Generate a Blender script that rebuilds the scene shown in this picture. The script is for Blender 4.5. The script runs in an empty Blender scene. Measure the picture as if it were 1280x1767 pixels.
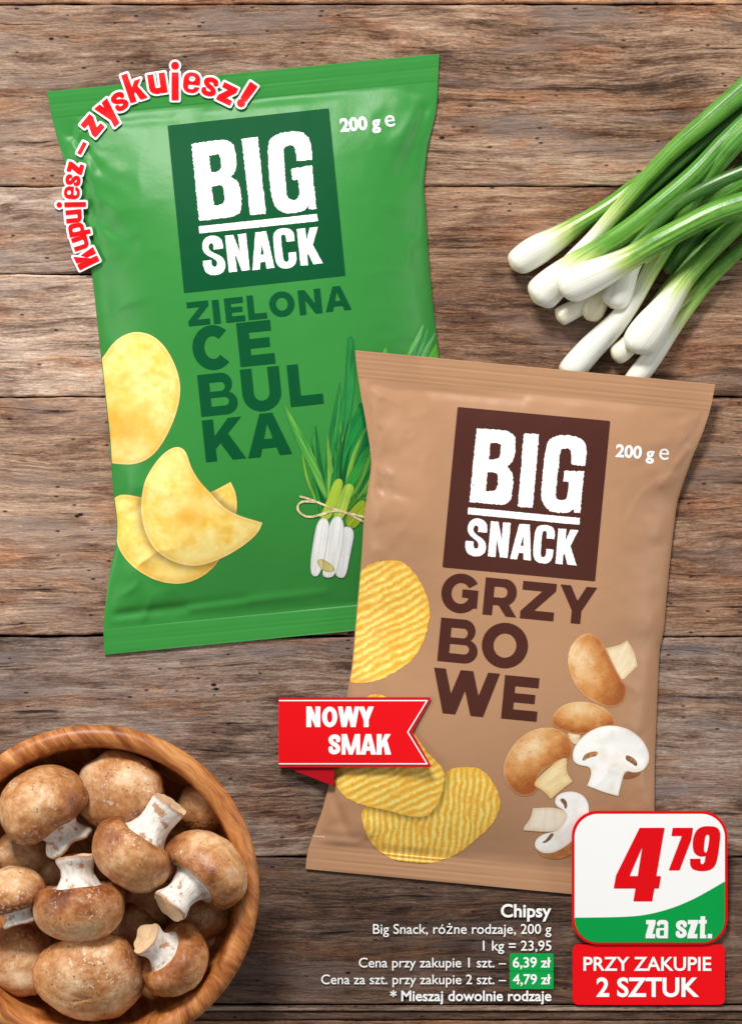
import bpy, math, random
import numpy as np
from mathutils import Vector, Matrix

# ------------------------------------------------------------------ camera, light, exposure
sc = bpy.context.scene
COL = sc.collection
S = 0.40 / 1280.0            # metres per photograph pixel on the table top
CAMH = 2.0
cam = bpy.data.cameras.new('camera')
cam.sensor_fit = 'HORIZONTAL'; cam.sensor_width = 36.0
cam.lens = 36.0 * CAMH / 0.40
cam.clip_start = 0.05; cam.clip_end = 50
cam_o = bpy.data.objects.new('camera', cam); COL.objects.link(cam_o)
cam_o.location = (0, 0, CAMH); sc.camera = cam_o

world = bpy.data.worlds.new('World'); sc.world = world; world.use_nodes = True
bg = world.node_tree.nodes['Background']
bg.inputs[0].default_value = (0.93, 0.96, 1.0, 1); bg.inputs[1].default_value = 0.235

def area(name, loc, target, size, size_y, power, col):
    l = bpy.data.lights.new(name, 'AREA'); l.shape = 'RECTANGLE'
    l.size = size; l.size_y = size_y; l.energy = power; l.color = col
    o = bpy.data.objects.new(name, l); COL.objects.link(o); o.location = loc
    o.rotation_euler = (Vector(target) - Vector(loc)).to_track_quat('-Z', 'Y').to_euler()
    return o
area('key_softbox', (-0.55, 2.10, 2.05), (0.0, 0.0, 0), 0.80, 0.60, 102.0, (1.0, 0.965, 0.91))
area('left_softbox', (-1.35, 0.05, 0.60), (-0.05, 0, 0), 1.2, 0.35, 8.0, (1.0, 0.97, 0.92))
area('right_softbox', (1.35, 0.05, 0.60), (0.05, 0, 0), 1.2, 0.35, 7.0, (1.0, 0.97, 0.92))

sc.view_settings.view_transform = 'Standard'
sc.view_settings.look = 'None'
sc.view_settings.exposure = 0.0
sc.view_settings.gamma = 1.0
sc.view_settings.use_curve_mapping = False

# ------------------------------------------------------------------ helpers
def P(px, py, z):
    f = (CAMH - z) / CAMH
    return ((px - 640) * S * f, (883.5 - py) * S * f, z)
def PA(px, py, z):
    f = (CAMH - z) / CAMH
    return np.stack([(px - 640) * S * f, (883.5 - py) * S * f, z + 0 * px], -1)
def lin(r, g, b):
    return tuple((c / 255 / 12.92) if c / 255 <= 0.04045 else ((c / 255 + 0.055) / 1.055) ** 2.4 for c in (r, g, b))
def linA(rgb):
    c = np.clip(rgb / 255.0, 0, 1)
    return np.where(c <= 0.04045, c / 12.92, ((c + 0.055) / 1.055) ** 2.4)

def _hash(ix, iy, seed):
    h = (ix.astype(np.int64) * 374761393 + iy.astype(np.int64) * 668265263 + seed * 982451653) & 0xFFFFFFFF
    h = ((h ^ (h >> 13)) * 1274126177) & 0xFFFFFFFF
    return ((h ^ (h >> 16)) & 0xFFFF) / 65535.0
def vnoise(x, y, seed=0):
    x = np.asarray(x, float); y = np.asarray(y, float)
    ix = np.floor(x); iy = np.floor(y); fx = x - ix; fy = y - iy
    fx = fx * fx * (3 - 2 * fx); fy = fy * fy * (3 - 2 * fy)
    a = _hash(ix, iy, seed); b = _hash(ix + 1, iy, seed); c = _hash(ix, iy + 1, seed); d = _hash(ix + 1, iy + 1, seed)
    return (a * (1 - fx) + b * fx) * (1 - fy) + (c * (1 - fx) + d * fx) * fy
def fbm(x, y, seed=0, n=4):
    t = 0; a = 0.5; s = 0
    for i in range(n):
        t = t + a * vnoise(x * 2 ** i, y * 2 ** i, seed + i * 17); s += a; a *= 0.5
    return t / s
def sstep(a, b, x):
    t = np.clip((x - a) / (b - a), 0, 1); return t * t * (3 - 2 * t)

def link_mesh(name, verts, faces, mat, parent=None, smooth=True, cols=None):
    me = bpy.data.meshes.new(name)
    verts = np.asarray(verts, float)
    me.from_pydata(verts.tolist(), [], [tuple(int(i) for i in f) for f in faces])
    me.materials.append(mat)
    if smooth: me.polygons.foreach_set('use_smooth', [True] * len(me.polygons))
    if cols is not None:
        at = me.color_attributes.new('Col', 'FLOAT_COLOR', 'POINT')
        c4 = np.ones((len(verts), 4)); c4[:, :3] = cols
        at.data.foreach_set('color', c4.ravel())
    me.update()
    o = bpy.data.objects.new(name, me); COL.objects.link(o)
    if parent: o.parent = parent
    return o
def tag(o, label=None, cat=None, group=None, kind=None):
    if label: o['label'] = label
    if cat: o['category'] = cat
    if group: o['group'] = group
    if kind: o['kind'] = kind
    return o
def thing(name, label, cat, loc=(0, 0, 0), group=None):
    o = bpy.data.objects.new(name, None); COL.objects.link(o); o.location = loc
    o.empty_display_size = 0.01
    return tag(o, label, cat, group)
def keep_parent(o, root):
    o.parent = root; o.matrix_parent_inverse = Matrix.Translation(-Vector(root.location))

# ------------------------------------------------------------------ materials
class G:
    def __init__(s, name):
        s.m = bpy.data.materials.new(name); s.m.use_nodes = True; s.t = s.m.node_tree
        s.b = s.t.nodes['Principled BSDF']
    def n(s, typ, ins=None, **kw):
        nd = s.t.nodes.new(typ)
        for k, v in kw.items(): setattr(nd, k, v)
        for k, v in (ins or {}).items(): s.put(nd.inputs[k], v)
        return nd
    def put(s, sock, v):
        if isinstance(v, bpy.types.NodeSocket): s.t.links.new(v, sock)
        else: sock.default_value = v
    def math(s, op, a, b=0.0, clamp=False):
        nd = s.n('ShaderNodeMath', {0: a, 1: b}, operation=op); nd.use_clamp = clamp
        return nd.outputs[0]
    def noise(s, vec, scale=1.0, detail=3.0, rough=0.55, dist=0.0):
        return s.n('ShaderNodeTexNoise', {'Vector': vec, 'Scale': scale, 'Detail': detail, 'Roughness': rough, 'Distortion': dist}).outputs['Fac']
    def ramp(s, fac, stops, interp='LINEAR'):
        nd = s.n('ShaderNodeValToRGB', {0: fac}); cr = nd.color_ramp; cr.interpolation = interp
        while len(cr.elements) < len(stops): cr.elements.new(0.5)
        for e, (p, c) in zip(cr.elements, stops):
            e.position = p; e.color = (*c, 1) if len(c) == 3 else c
        return nd.outputs[0]
    def mix(s, fac, a, b, typ='MIX'):
        nd = s.n('ShaderNodeMix', data_type='RGBA', blend_type=typ)
        s.put(nd.inputs[0], fac)
        for i, v in ((6, a), (7, b)):
            s.put(nd.inputs[i], (*v, 1) if isinstance(v, tuple) and len(v) == 3 else v)
        return nd.outputs[2]
    def comb(s, x, y, z=0.0):
        return s.n('ShaderNodeCombineXYZ', {0: x, 1: y, 2: z}).outputs[0]
    def sep(s, v):
        nd = s.n('ShaderNodeSeparateXYZ', {0: v}); return nd.outputs
    def bump(s, h, strength, dist, normal=None):
        ins = {'Height': h, 'Strength': strength, 'Distance': dist}
        if normal is not None: ins['Normal'] = normal
        return s.n('ShaderNodeBump', ins).outputs[0]
    def done(s, col=None, rough=0.5, normal=None, spec=0.5):
        if col is not None: s.put(s.b.inputs['Base Color'], (*col, 1) if isinstance(col, tuple) and len(col) == 3 else col)
        s.put(s.b.inputs['Roughness'], rough)
        s.b.inputs['Specular IOR Level'].default_value = spec
        if normal is not None: s.put(s.b.inputs['Normal'], normal)
        return s.m

def plain(name, rgb, rough=0.5, spec=0.4, var=0.04, scale=60.0):
    g = G(name); c = lin(*rgb)
    tc = g.n('ShaderNodeNewGeometry').outputs['Position']
    n = g.noise(tc, scale, 4.0)
    d = tuple(x * (1 - var) for x in c); e = tuple(min(1, x * (1 + var)) for x in c)
    return g.done(g.mix(n, d, e), rough, None, spec)

def film(name, rgb, rough=0.37, spec=0.24):
    g = G(name); c = lin(*rgb)
    p = g.n('ShaderNodeNewGeometry').outputs['Position']
    n1 = g.noise(p, 22.0, 3.0)
    n2 = g.noise(p, 90.0, 3.0, 0.6)
    col = g.mix(n1, tuple(x * 0.95 for x in c), tuple(min(1, x * 1.05) for x in c))
    return g.done(col, rough, g.bump(n2, 0.2, 0.001), spec)

def printed(name, rough=0.36):
    g = G(name)
    a = g.n('ShaderNodeVertexColor', layer_name='Col').outputs[0]
    p = g.n('ShaderNodeNewGeometry').outputs['Position']
    n2 = g.noise(p, 90.0, 3.0, 0.6)
    return g.done(a, rough, g.bump(n2, 0.2, 0.001), 0.22)

def wood(name, kind='old'):
    g = G(name)
    pos = g.n('ShaderNodeNewGeometry').outputs['Position']
    oi = g.n('ShaderNodeObjectInfo')
    x, y, z = g.sep(pos)
    r = oi.outputs['Random']
    x = g.math('ADD', x, g.math('MULTIPLY', r, 7.3)); y = g.math('ADD', y, g.math('MULTIPLY', r, 3.1))
    w1 = g.noise(g.comb(g.math('MULTIPLY', x, 5), g.math('MULTIPLY', y, 18)), 1.0, 2.0)
    w2 = g.noise(g.comb(g.math('MULTIPLY', x, 22), g.math('MULTIPLY', y, 60)), 1.0, 2.0)
    w3 = g.noise(g.comb(g.math('MULTIPLY', x, 120), g.math('MULTIPLY', y, 300)), 1.0, 2.0)
    yy = g.math('ADD', y, g.math('MULTIPLY', g.math('SUBTRACT', w1, 0.5), 0.020))
    yy = g.math('ADD', yy, g.math('MULTIPLY', g.math('SUBTRACT', w2, 0.5), 0.0042))
    yy = g.math('ADD', yy, g.math('MULTIPLY', g.math('SUBTRACT', w3, 0.5), 0.0011))
    def st(fx, fy, detail=4.0, rough=0.6, off=0.0):
        return g.noise(g.comb(g.math('MULTIPLY', x, fx), g.math('MULTIPLY', yy, fy), off), 1.0, detail, rough)
    A = st(8, 190, 5.0, 0.70)
    B = st(75, 760, 4.0, 0.72, 3.0)
    B2 = st(420, 1500, 3.0, 0.8, 5.0)
    C = g.noise(g.comb(g.math('MULTIPLY', x, 8), g.math('MULTIPLY', y, 16), 9.0), 1.0, 4.0, 0.6)
    D = st(14, 330, 3.0, 0.55, 11.0)
    Fk = st(170, 620, 3.0, 0.6, 15.0)
    t = g.math('ADD', g.math('MULTIPLY', A, 0.27), g.math('MULTIPLY', B, 0.29))
    t = g.math('ADD', t, g.math('MULTIPLY', C, 0.26))
    t = g.math('ADD', t, g.math('MULTIPLY', B2, 0.18))
    t = g.math('ADD', g.math('MULTIPLY', g.math('SUBTRACT', t, 0.5), 1.55), 0.5)
    col = g.ramp(t, [(0.30, lin(44, 31, 24)), (0.42, lin(96, 74, 60)), (0.49, lin(146, 116, 96)), (0.57, lin(184, 154, 132)), (0.68, lin(222, 200, 180))])
    # greyer and paler towards the left end of the boards
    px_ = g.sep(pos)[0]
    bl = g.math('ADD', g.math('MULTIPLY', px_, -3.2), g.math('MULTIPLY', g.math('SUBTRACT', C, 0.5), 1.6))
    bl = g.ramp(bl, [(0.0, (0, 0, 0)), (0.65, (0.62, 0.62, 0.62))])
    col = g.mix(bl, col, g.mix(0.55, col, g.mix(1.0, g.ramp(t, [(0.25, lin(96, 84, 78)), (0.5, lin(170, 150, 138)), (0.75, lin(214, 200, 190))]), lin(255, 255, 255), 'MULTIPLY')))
    # redder and greyer patches
    R = g.noise(g.comb(g.math('MULTIPLY', x, 14), g.math('MULTIPLY', yy, 60), 21.0), 1.0, 5.0, 0.7)
    col = g.mix(g.ramp(R, [(0.50, (0, 0, 0)), (0.66, (0.75, 0.75, 0.75))]), col, g.mix(1.0, col, lin(255, 212, 172), 'MULTIPLY'))
    R3 = g.noise(g.comb(g.math('MULTIPLY', x, 26), g.math('MULTIPLY', yy, 110), 61.0), 1.0, 4.0, 0.65)
    col = g.mix(g.ramp(R3, [(0.52, (0, 0, 0)), (0.66, (0.8, 0.8, 0.8))]), col, g.mix(1.0, col, lin(150, 120, 108), 'MULTIPLY'))
    R2 = g.noise(g.comb(g.math('MULTIPLY', x, 13), g.math('MULTIPLY', yy, 55), 31.0), 1.0, 3.0, 0.6)
    col = g.mix(g.ramp(R2, [(0.52, (0, 0, 0)), (0.68, (0.65, 0.65, 0.65))]), col, lin(138, 124, 120))
    # dark hair cracks along the grain
    ck = g.ramp(D, [(0.30, (1, 1, 1)), (0.41, (0, 0, 0))])
    ck = g.math('MULTIPLY', ck, g.ramp(g.noise(g.comb(g.math('MULTIPLY', x, 30), g.math('MULTIPLY', y, 60), 41.0), 1.0, 2.0), [(0.40, (0, 0, 0)), (0.58, (1, 1, 1))]))
    col = g.mix(g.math('MULTIPLY', ck, 0.95), col, lin(38, 24, 18))
    # worm holes and pits
    def pits(fx, fy, lo, hi, off, gate):
        v = g.n('ShaderNodeTexVoronoi', {'Vector': g.comb(g.math('MULTIPLY', x, fx), g.math('MULTIPLY', y, fy), off), 'Scale': 1.0})
        p_ = g.ramp(v.outputs['Distance'], [(lo, (1, 1, 1)), (hi, (0, 0, 0))])
        cr = g.sep(v.outputs['Color'])[0]
        return g.math('MULTIPLY', p_, g.math('GREATER_THAN', cr, gate))
    p1 = pits(42, 75, 0.045, 0.075, 0.0, 0.62)
    p2 = pits(110, 240, 0.10, 0.17, 5.0, 0.70)
    pit = g.math('MAXIMUM', p1, g.math('MULTIPLY', p2, 0.8))
    col = g.mix(pit, col, lin(30, 19, 15))
    # pale scuffs
    sc_ = g.math('MULTIPLY', g.ramp(Fk, [(0.60, (0, 0, 0)), (0.72, (1, 1, 1))]), g.ramp(C, [(0.42, (0, 0, 0)), (0.62, (0.6, 0.6, 0.6))]))
    col = g.mix(sc_, col, lin(205, 190, 178))
    col = g.mix(1.0, col, oi.outputs['Color'], 'MULTIPLY')
    h = g.math('ADD', g.math('MULTIPLY', A, 0.6), g.math('MULTIPLY', B, 0.55))
    h = g.math('ADD', h, g.math('MULTIPLY', B2, 0.30))
    h = g.math('SUBTRACT', h, g.math('MULTIPLY', ck, 0.5))
    h = g.math('SUBTRACT', h, g.math('MULTIPLY', pit, 0.6))
    return g.done(col, 0.72, g.bump(h, 0.65, 0.0020), 0.25)

def bowl_wood():
    g = G('bowl_wood')
    tc = g.n('ShaderNodeTexCoord').outputs['Object']
    x, y, z = g.sep(tc)
    w = g.noise(tc, 14.0, 3.0)
    u = g.math('ADD', g.math('ADD', g.math('MULTIPLY', x, 0.8), g.math('MULTIPLY', y, 0.55)), g.math('MULTIPLY', w, 0.035))
    v = g.math('SUBTRACT', g.math('MULTIPLY', y, 0.8), g.math('MULTIPLY', x, 0.55))
    a = g.noise(g.comb(g.math('MULTIPLY', u, 190), g.math('MULTIPLY', v, 22), g.math('MULTIPLY', z, 60)), 1.0, 4.0, 0.6)
    b = g.noise(g.comb(g.math('MULTIPLY', u, 1500), g.math('MULTIPLY', v, 90), g.math('MULTIPLY', z, 300)), 1.0, 3.0, 0.6)
    t = g.math('ADD', g.math('MULTIPLY', a, 0.7), g.math('MULTIPLY', b, 0.3))
    col = g.ramp(t, [(0.32, lin(104, 52, 20)), (0.46, lin(166, 96, 44)), (0.60, lin(204, 138, 78)), (0.75, lin(226, 174, 122))])
    d = g.noise(tc, 45.0, 4.0, 0.6)
    col = g.mix(g.ramp(d, [(0.54, (0, 0, 0)), (0.72, (0.6, 0.6, 0.6))]), col, lin(120, 64, 30))
    return g.done(col, 0.42, g.bump(t, 0.25, 0.001), 0.45)

def cap_skin():
    g = G('mushroom_cap_skin')
    tc = g.n('ShaderNodeTexCoord').outputs['Object']
    oi = g.n('ShaderNodeObjectInfo')
    off = g.n('ShaderNodeVectorMath', {0: tc, 1: g.comb(oi.outputs['Random'], g.math('MULTIPLY', oi.outputs['Random'], 2.3), 0.0)}, operation='ADD').outputs[0]
    a = g.noise(off, 55.0, 4.0, 0.6)
    b = g.noise(off, 300.0, 5.0, 0.66)
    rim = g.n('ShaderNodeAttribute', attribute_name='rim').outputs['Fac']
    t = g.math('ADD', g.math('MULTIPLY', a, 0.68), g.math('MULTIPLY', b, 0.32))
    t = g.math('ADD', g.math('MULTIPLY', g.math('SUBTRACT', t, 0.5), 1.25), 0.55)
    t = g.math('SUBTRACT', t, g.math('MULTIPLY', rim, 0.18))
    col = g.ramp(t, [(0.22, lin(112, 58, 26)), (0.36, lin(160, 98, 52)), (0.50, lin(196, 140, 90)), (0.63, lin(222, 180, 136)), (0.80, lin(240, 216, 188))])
    f = g.noise(off, 700.0, 3.0, 0.6)
    gate = g.ramp(g.noise(off, 90.0, 3.0), [(0.46, (0, 0, 0)), (0.60, (1, 1, 1))])
    col = g.mix(g.math('MULTIPLY', g.ramp(f, [(0.55, (0, 0, 0)), (0.66, (0.6, 0.6, 0.6))]), gate), col, lin(112, 62, 34))
    f2 = g.noise(off, 480.0, 3.0, 0.6, 0.6)
    gate2 = g.ramp(g.noise(off, 70.0, 3.0, 0.5, 0.3), [(0.50, (0, 0, 0)), (0.64, (1, 1, 1))])
    col = g.mix(g.math('MULTIPLY', g.ramp(f2, [(0.56, (0, 0, 0)), (0.66, (0.8, 0.8, 0.8))]), gate2), col, lin(238, 222, 204))
    sp = g.n('ShaderNodeTexVoronoi', {'Vector': off, 'Scale': 260.0})
    spk = g.math('MULTIPLY', g.ramp(sp.outputs['Distance'], [(0.10, (1, 1, 1)), (0.17, (0, 0, 0))]), g.math('GREATER_THAN', g.sep(sp.outputs['Color'])[0], 0.72))
    col = g.mix(g.math('MULTIPLY', spk, 0.8), col, lin(70, 42, 28))
    h = g.math('ADD', g.math('MULTIPLY', b, 0.5), g.math('MULTIPLY', f, 0.35))
    return g.done(col, 0.42, g.bump(h, 0.42, 0.0012), 0.45)

def stem_skin():
    g = G('mushroom_stem_skin')
    tc = g.n('ShaderNodeTexCoord').outputs['Object']
    x, y, z = g.sep(tc)
    oi = g.n('ShaderNodeObjectInfo')
    off = g.math('MULTIPLY', oi.outputs['Random'], 3.0)
    a = g.noise(g.comb(g.math('MULTIPLY', g.math('ADD', x, off), 420), g.math('MULTIPLY', y, 420), g.math('MULTIPLY', z, 150)), 1.0, 4.0, 0.6)
    b = g.noise(g.n('ShaderNodeVectorMath', {0: tc, 1: g.comb(off, off, off)}, operation='ADD').outputs[0], 130.0, 4.0, 0.6)
    col = g.ramp(a, [(0.28, lin(206, 196, 184)), (0.5, lin(234, 229, 221)), (0.7, lin(246, 243, 238))])
    col = g.mix(g.ramp(b, [(0.56, (0, 0, 0)), (0.64, (0.85, 0.85, 0.85))]), col, lin(176, 122, 72))
    rim = g.n('ShaderNodeAttribute', attribute_name='rim').outputs['Fac']
    col = g.mix(g.math('MULTIPLY', rim, 0.8), col, lin(168, 112, 62))
    return g.done(col, 0.65, g.bump(a, 0.45, 0.0012), 0.3)

M = {}
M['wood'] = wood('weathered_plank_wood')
M['gap'] = plain('dark_gap', (26, 18, 14), 0.9, 0.1)
M['green'] = film('green_film', (54, 138, 60))
M['dgreen'] = film('dark_green_print', (12, 82, 46), 0.5, 0.045)
M['brown'] = film('tan_film', (180, 137, 104))
M['dbrown'] = film('dark_brown_print', (78, 43, 36), 0.5, 0.07)
M['print'] = printed('printed_picture')
M['wprint'] = plain('white_print', (250, 250, 250), 0.42, 0.45, 0.02)
M['back'] = plain('bag_back_film', (150, 150, 148), 0.4)
M['red'] = plain('red_card', (226, 10, 20), 0.55, 0.12, 0.02)
M['dred'] = plain('dark_red_card', (192, 14, 30), 0.5, 0.2, 0.02)
M['fold'] = plain('red_card_reverse', (186, 12, 30), 0.5, 0.2, 0.03)
M['white'] = plain('white_card', (250, 250, 250), 0.5, 0.25, 0.01)
M['cgreen'] = plain('green_card_ink', (0, 158, 70), 0.5, 0.2, 0.02)
M['bowl'] = bowl_wood()
M['cap'] = cap_skin()
M['stem'] = stem_skin()
M['gill'] = plain('mushroom_underside', (205, 180, 158), 0.7, 0.2, 0.2, 300)
M['cut'] = plain('mushroom_cut_face', (222, 190, 150), 0.7, 0.2, 0.18, 200)

def onion_mat():
    g = G('spring_onion_skin')
    a = g.n('ShaderNodeVertexColor', layer_name='Col').outputs[0]
    p = g.n('ShaderNodeNewGeometry').outputs['Position']
    n2 = g.noise(p, 140.0, 3.0, 0.6)
    m = g.done(a, 0.33, g.bump(n2, 0.18, 0.001), 0.5)
    g.b.inputs['Subsurface Weight'].default_value = 0.06
    g.b.inputs['Subsurface Radius'].default_value = (0.004, 0.004, 0.002)
    g.b.inputs['Subsurface Scale'].default_value = 0.6
    return m
M['onion'] = onion_mat()
M['root'] = plain('onion_root_plate', (226, 214, 168), 0.7, 0.2, 0.2, 500)

# ------------------------------------------------------------------ flat shapes from signed distances (photograph pixels)
def sd_poly(X, Y, poly):
    """signed distance, positive inside"""
    p = np.asarray(poly, float); q = np.roll(p, -1, 0)
    d2 = np.full(X.shape, 1e18); ins = np.zeros(X.shape, bool)
    for (ax, ay), (bx, by) in zip(p, q):
        ex, ey = bx - ax, by - ay; L = ex * ex + ey * ey
        if L < 1e-12: continue
        wx, wy = X - ax, Y - ay
        t = np.clip((wx * ex + wy * ey) / L, 0, 1)
        d2 = np.minimum(d2, (wx - ex * t) ** 2 + (wy - ey * t) ** 2)
        if ay != by:
            c = ((ay <= Y) & (by > Y)) | ((by <= Y) & (ay > Y))
            ins ^= c & (X < ax + (Y - ay) / (by - ay) * ex)
    return np.where(ins, 1, -1) * np.sqrt(d2)
def sd_line(X, Y, pts, w):
    d2 = np.full(X.shape, 1e18)
    for (ax, ay), (bx, by) in zip(pts[:-1], pts[1:]):
        ex, ey = bx - ax, by - ay; L = ex * ex + ey * ey + 1e-12
        t = np.clip(((X - ax) * ex + (Y - ay) * ey) / L, 0, 1)
        d2 = np.minimum(d2, (X - ax - ex * t) ** 2 + (Y - ay - ey * t) ** 2)
    return w / 2 - np.sqrt(d2)
def sd_ops(X, Y, ops):
    d = np.full(X.shape, -1e9)
    for o in ops:
        if o[0] == '+': d = np.maximum(d, sd_poly(X, Y, o[1]))
        elif o[0] == '-': d = np.minimum(d, -sd_poly(X, Y, o[1]))
        elif o[0] == 's': d = np.maximum(d, sd_line(X, Y, o[1], o[2]))
    return d
def ops_bbox(ops, pad=1.0):
    a = np.concatenate([np.asarray(o[1], float) for o in ops if o[0] != '-'])
    w = max([o[2] for o in ops if o[0] == 's'], default=0) / 2 + pad
    return a[:, 0].min() - w, a[:, 1].min() - w, a[:, 0].max() + w, a[:, 1].max() + w
def iso(fn, box, step):
    """triangles of the region fn > 0; vertices on a grid, border clipped on the zero line"""
    x0, y0, x1, y1 = box
    nx = max(2, int(math.ceil((x1 - x0) / step)) + 1); ny = max(2, int(math.ceil((y1 - y0) / step)) + 1)
    X, Y = np.meshgrid(np.linspace(x0, x1, nx), np.linspace(y0, y1, ny))
    V = fn(X, Y); V = np.where(np.abs(V) < 1e-4 * step, 1e-4 * step, V)
    idx = np.arange(nx * ny).reshape(ny, nx)
    a, b, c, d = idx[:-1, :-1].ravel(), idx[:-1, 1:].ravel(), idx[1:, 1:].ravel(), idx[1:, :-1].ravel()
    T = np.concatenate([np.stack([a, c, b], 1), np.stack([a, d, c], 1)])
    v = V.ravel(); xy = np.stack([X.ravel(), Y.ravel()], 1)
    s = v[T] > 0; n = s.sum(1); out = [T[n == 3]]; N = nx * ny
    ek = []; segs = []
    def rot(Tm, first):
        k = np.argmax(first, 1); r = np.arange(len(Tm))
        return Tm[r, k], Tm[r, (k + 1) % 3], Tm[r, (k + 2) % 3]
    def ekey(p, q): return np.minimum(p, q) * N + np.maximum(p, q)
    A1, B1, C1 = rot(T[n == 1], s[n == 1]); A2, B2, C2 = rot(T[n == 2], ~s[n == 2])
    keys = np.concatenate([ekey(A1, B1), ekey(A1, C1), ekey(A2, B2), ekey(A2, C2)])
    uk, inv = np.unique(keys, return_inverse=True)
    i, j = uk // N, uk % N; t = (v[i] / (v[i] - v[j]))[:, None]
    nxy = xy[i] * (1 - t) + xy[j] * t
    inv = inv + N; m1 = len(A1); m2 = len(A2)
    eab1, eac1 = inv[:m1], inv[m1:2 * m1]; eab2, eac2 = inv[2 * m1:2 * m1 + m2], inv[2 * m1 + m2:]
    out += [np.stack([A1, eab1, eac1], 1), np.stack([eab2, B2, C2], 1), np.stack([eab2, C2, eac2], 1)]
    F = np.concatenate(out); allxy = np.concatenate([xy, nxy])
    used, Fi = np.unique(F, return_inverse=True)
    return allxy[used], Fi.reshape(-1, 3)
def shape(ops, step, pad=1.0, grow=0.0, rough=0.0, rscale=3.0, seed=0, clip=None):
    def fn(X, Y):
        d = sd_ops(X, Y, ops) + grow
        if rough: d = d + rough * (fbm(X / rscale, Y / rscale, seed, 2) - 0.5) * 2
        if clip is not None: d = np.minimum(d, clip(X, Y))
        return d
    return iso(fn, ops_bbox(ops, pad + grow + rough), step)
def sheet(name, pieces, zfn, mat, parent, thick=0.0, cols=None):
    """pieces: list of (xy, faces) in pixels; laid on zfn; optional thickness downwards"""
    Vs, Fs, n = [], [], 0
    for xy, f in pieces:
        z = zfn(xy[:, 0], xy[:, 1]) + 0 * xy[:, 0]
        Vs.append(PA(xy[:, 0], xy[:, 1], z)); Fs.append(f + n); n += len(xy)
    V = np.concatenate(Vs); F = np.concatenate(Fs)
    if thick:
        e = np.concatenate([F[:, [0, 1]], F[:, [1, 2]], F[:, [2, 0]]])
        k = np.minimum(e[:, 0], e[:, 1]) * len(V) + np.maximum(e[:, 0], e[:, 1])
        u, ind, cnt = np.unique(k, return_index=True, return_counts=True)
        be = e[ind[cnt == 1]]; B = V.copy(); B[:, 2] -= thick
        nv = len(V)
        walls = np.concatenate([np.stack([be[:, 0], be[:, 0] + nv, be[:, 1] + nv], 1), np.stack([be[:, 0], be[:, 1] + nv, be[:, 1]], 1)])
        # walls take their own copies of the rim so that shading stays crisp
        W = np.concatenate([V, B]); uw, wi = np.unique(walls, return_inverse=True)
        F = np.concatenate([F, F[:, ::-1] + nv, wi.reshape(-1, 3) + 2 * nv]); V = np.concatenate([V, B, W[uw]])
    return link_mesh(name, V, F, mat, parent, True, cols)
def chaikin(pts, n=3):
    """closed smoothing; a point written twice stays a corner"""
    p = np.asarray(pts, float)
    for _ in range(n):
        q = np.roll(p, -1, 0); p = np.stack([0.75 * p + 0.25 * q, 0.25 * p + 0.75 * q], 1).reshape(-1, 2)
    keep = np.linalg.norm(p - np.roll(p, 1, 0), axis=1) > 1e-6
    return p[keep]
def zoomed(pts, ox, oy, sc_):
    return [(ox + x / sc_, oy + y / sc_) for x, y in pts]
def ell(cx, cy, rx, ry, n=56, p=2.0):
    a = np.linspace(0, 2 * math.pi, n, endpoint=False); c, s = np.cos(a), np.sin(a)
    return np.stack([cx + rx * np.sign(c) * np.abs(c) ** (2 / p), cy + ry * np.sign(s) * np.abs(s) ** (2 / p)], 1)
def rect(x0, y0, x1, y1): return [(x0, y0), (x1, y0), (x1, y1), (x0, y1)]
def rrect(x0, y0, x1, y1, r, n=10):
    out = []
    for cx, cy, a0 in ((x1 - r, y1 - r, 0), (x0 + r, y1 - r, 90), (x0 + r, y0 + r, 180), (x1 - r, y0 + r, 270)):
        for k in range(n + 1):
            a = math.radians(a0 + 90 * k / n); out.append((cx + r * math.cos(a), cy + r * math.sin(a)))
    return out

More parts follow.
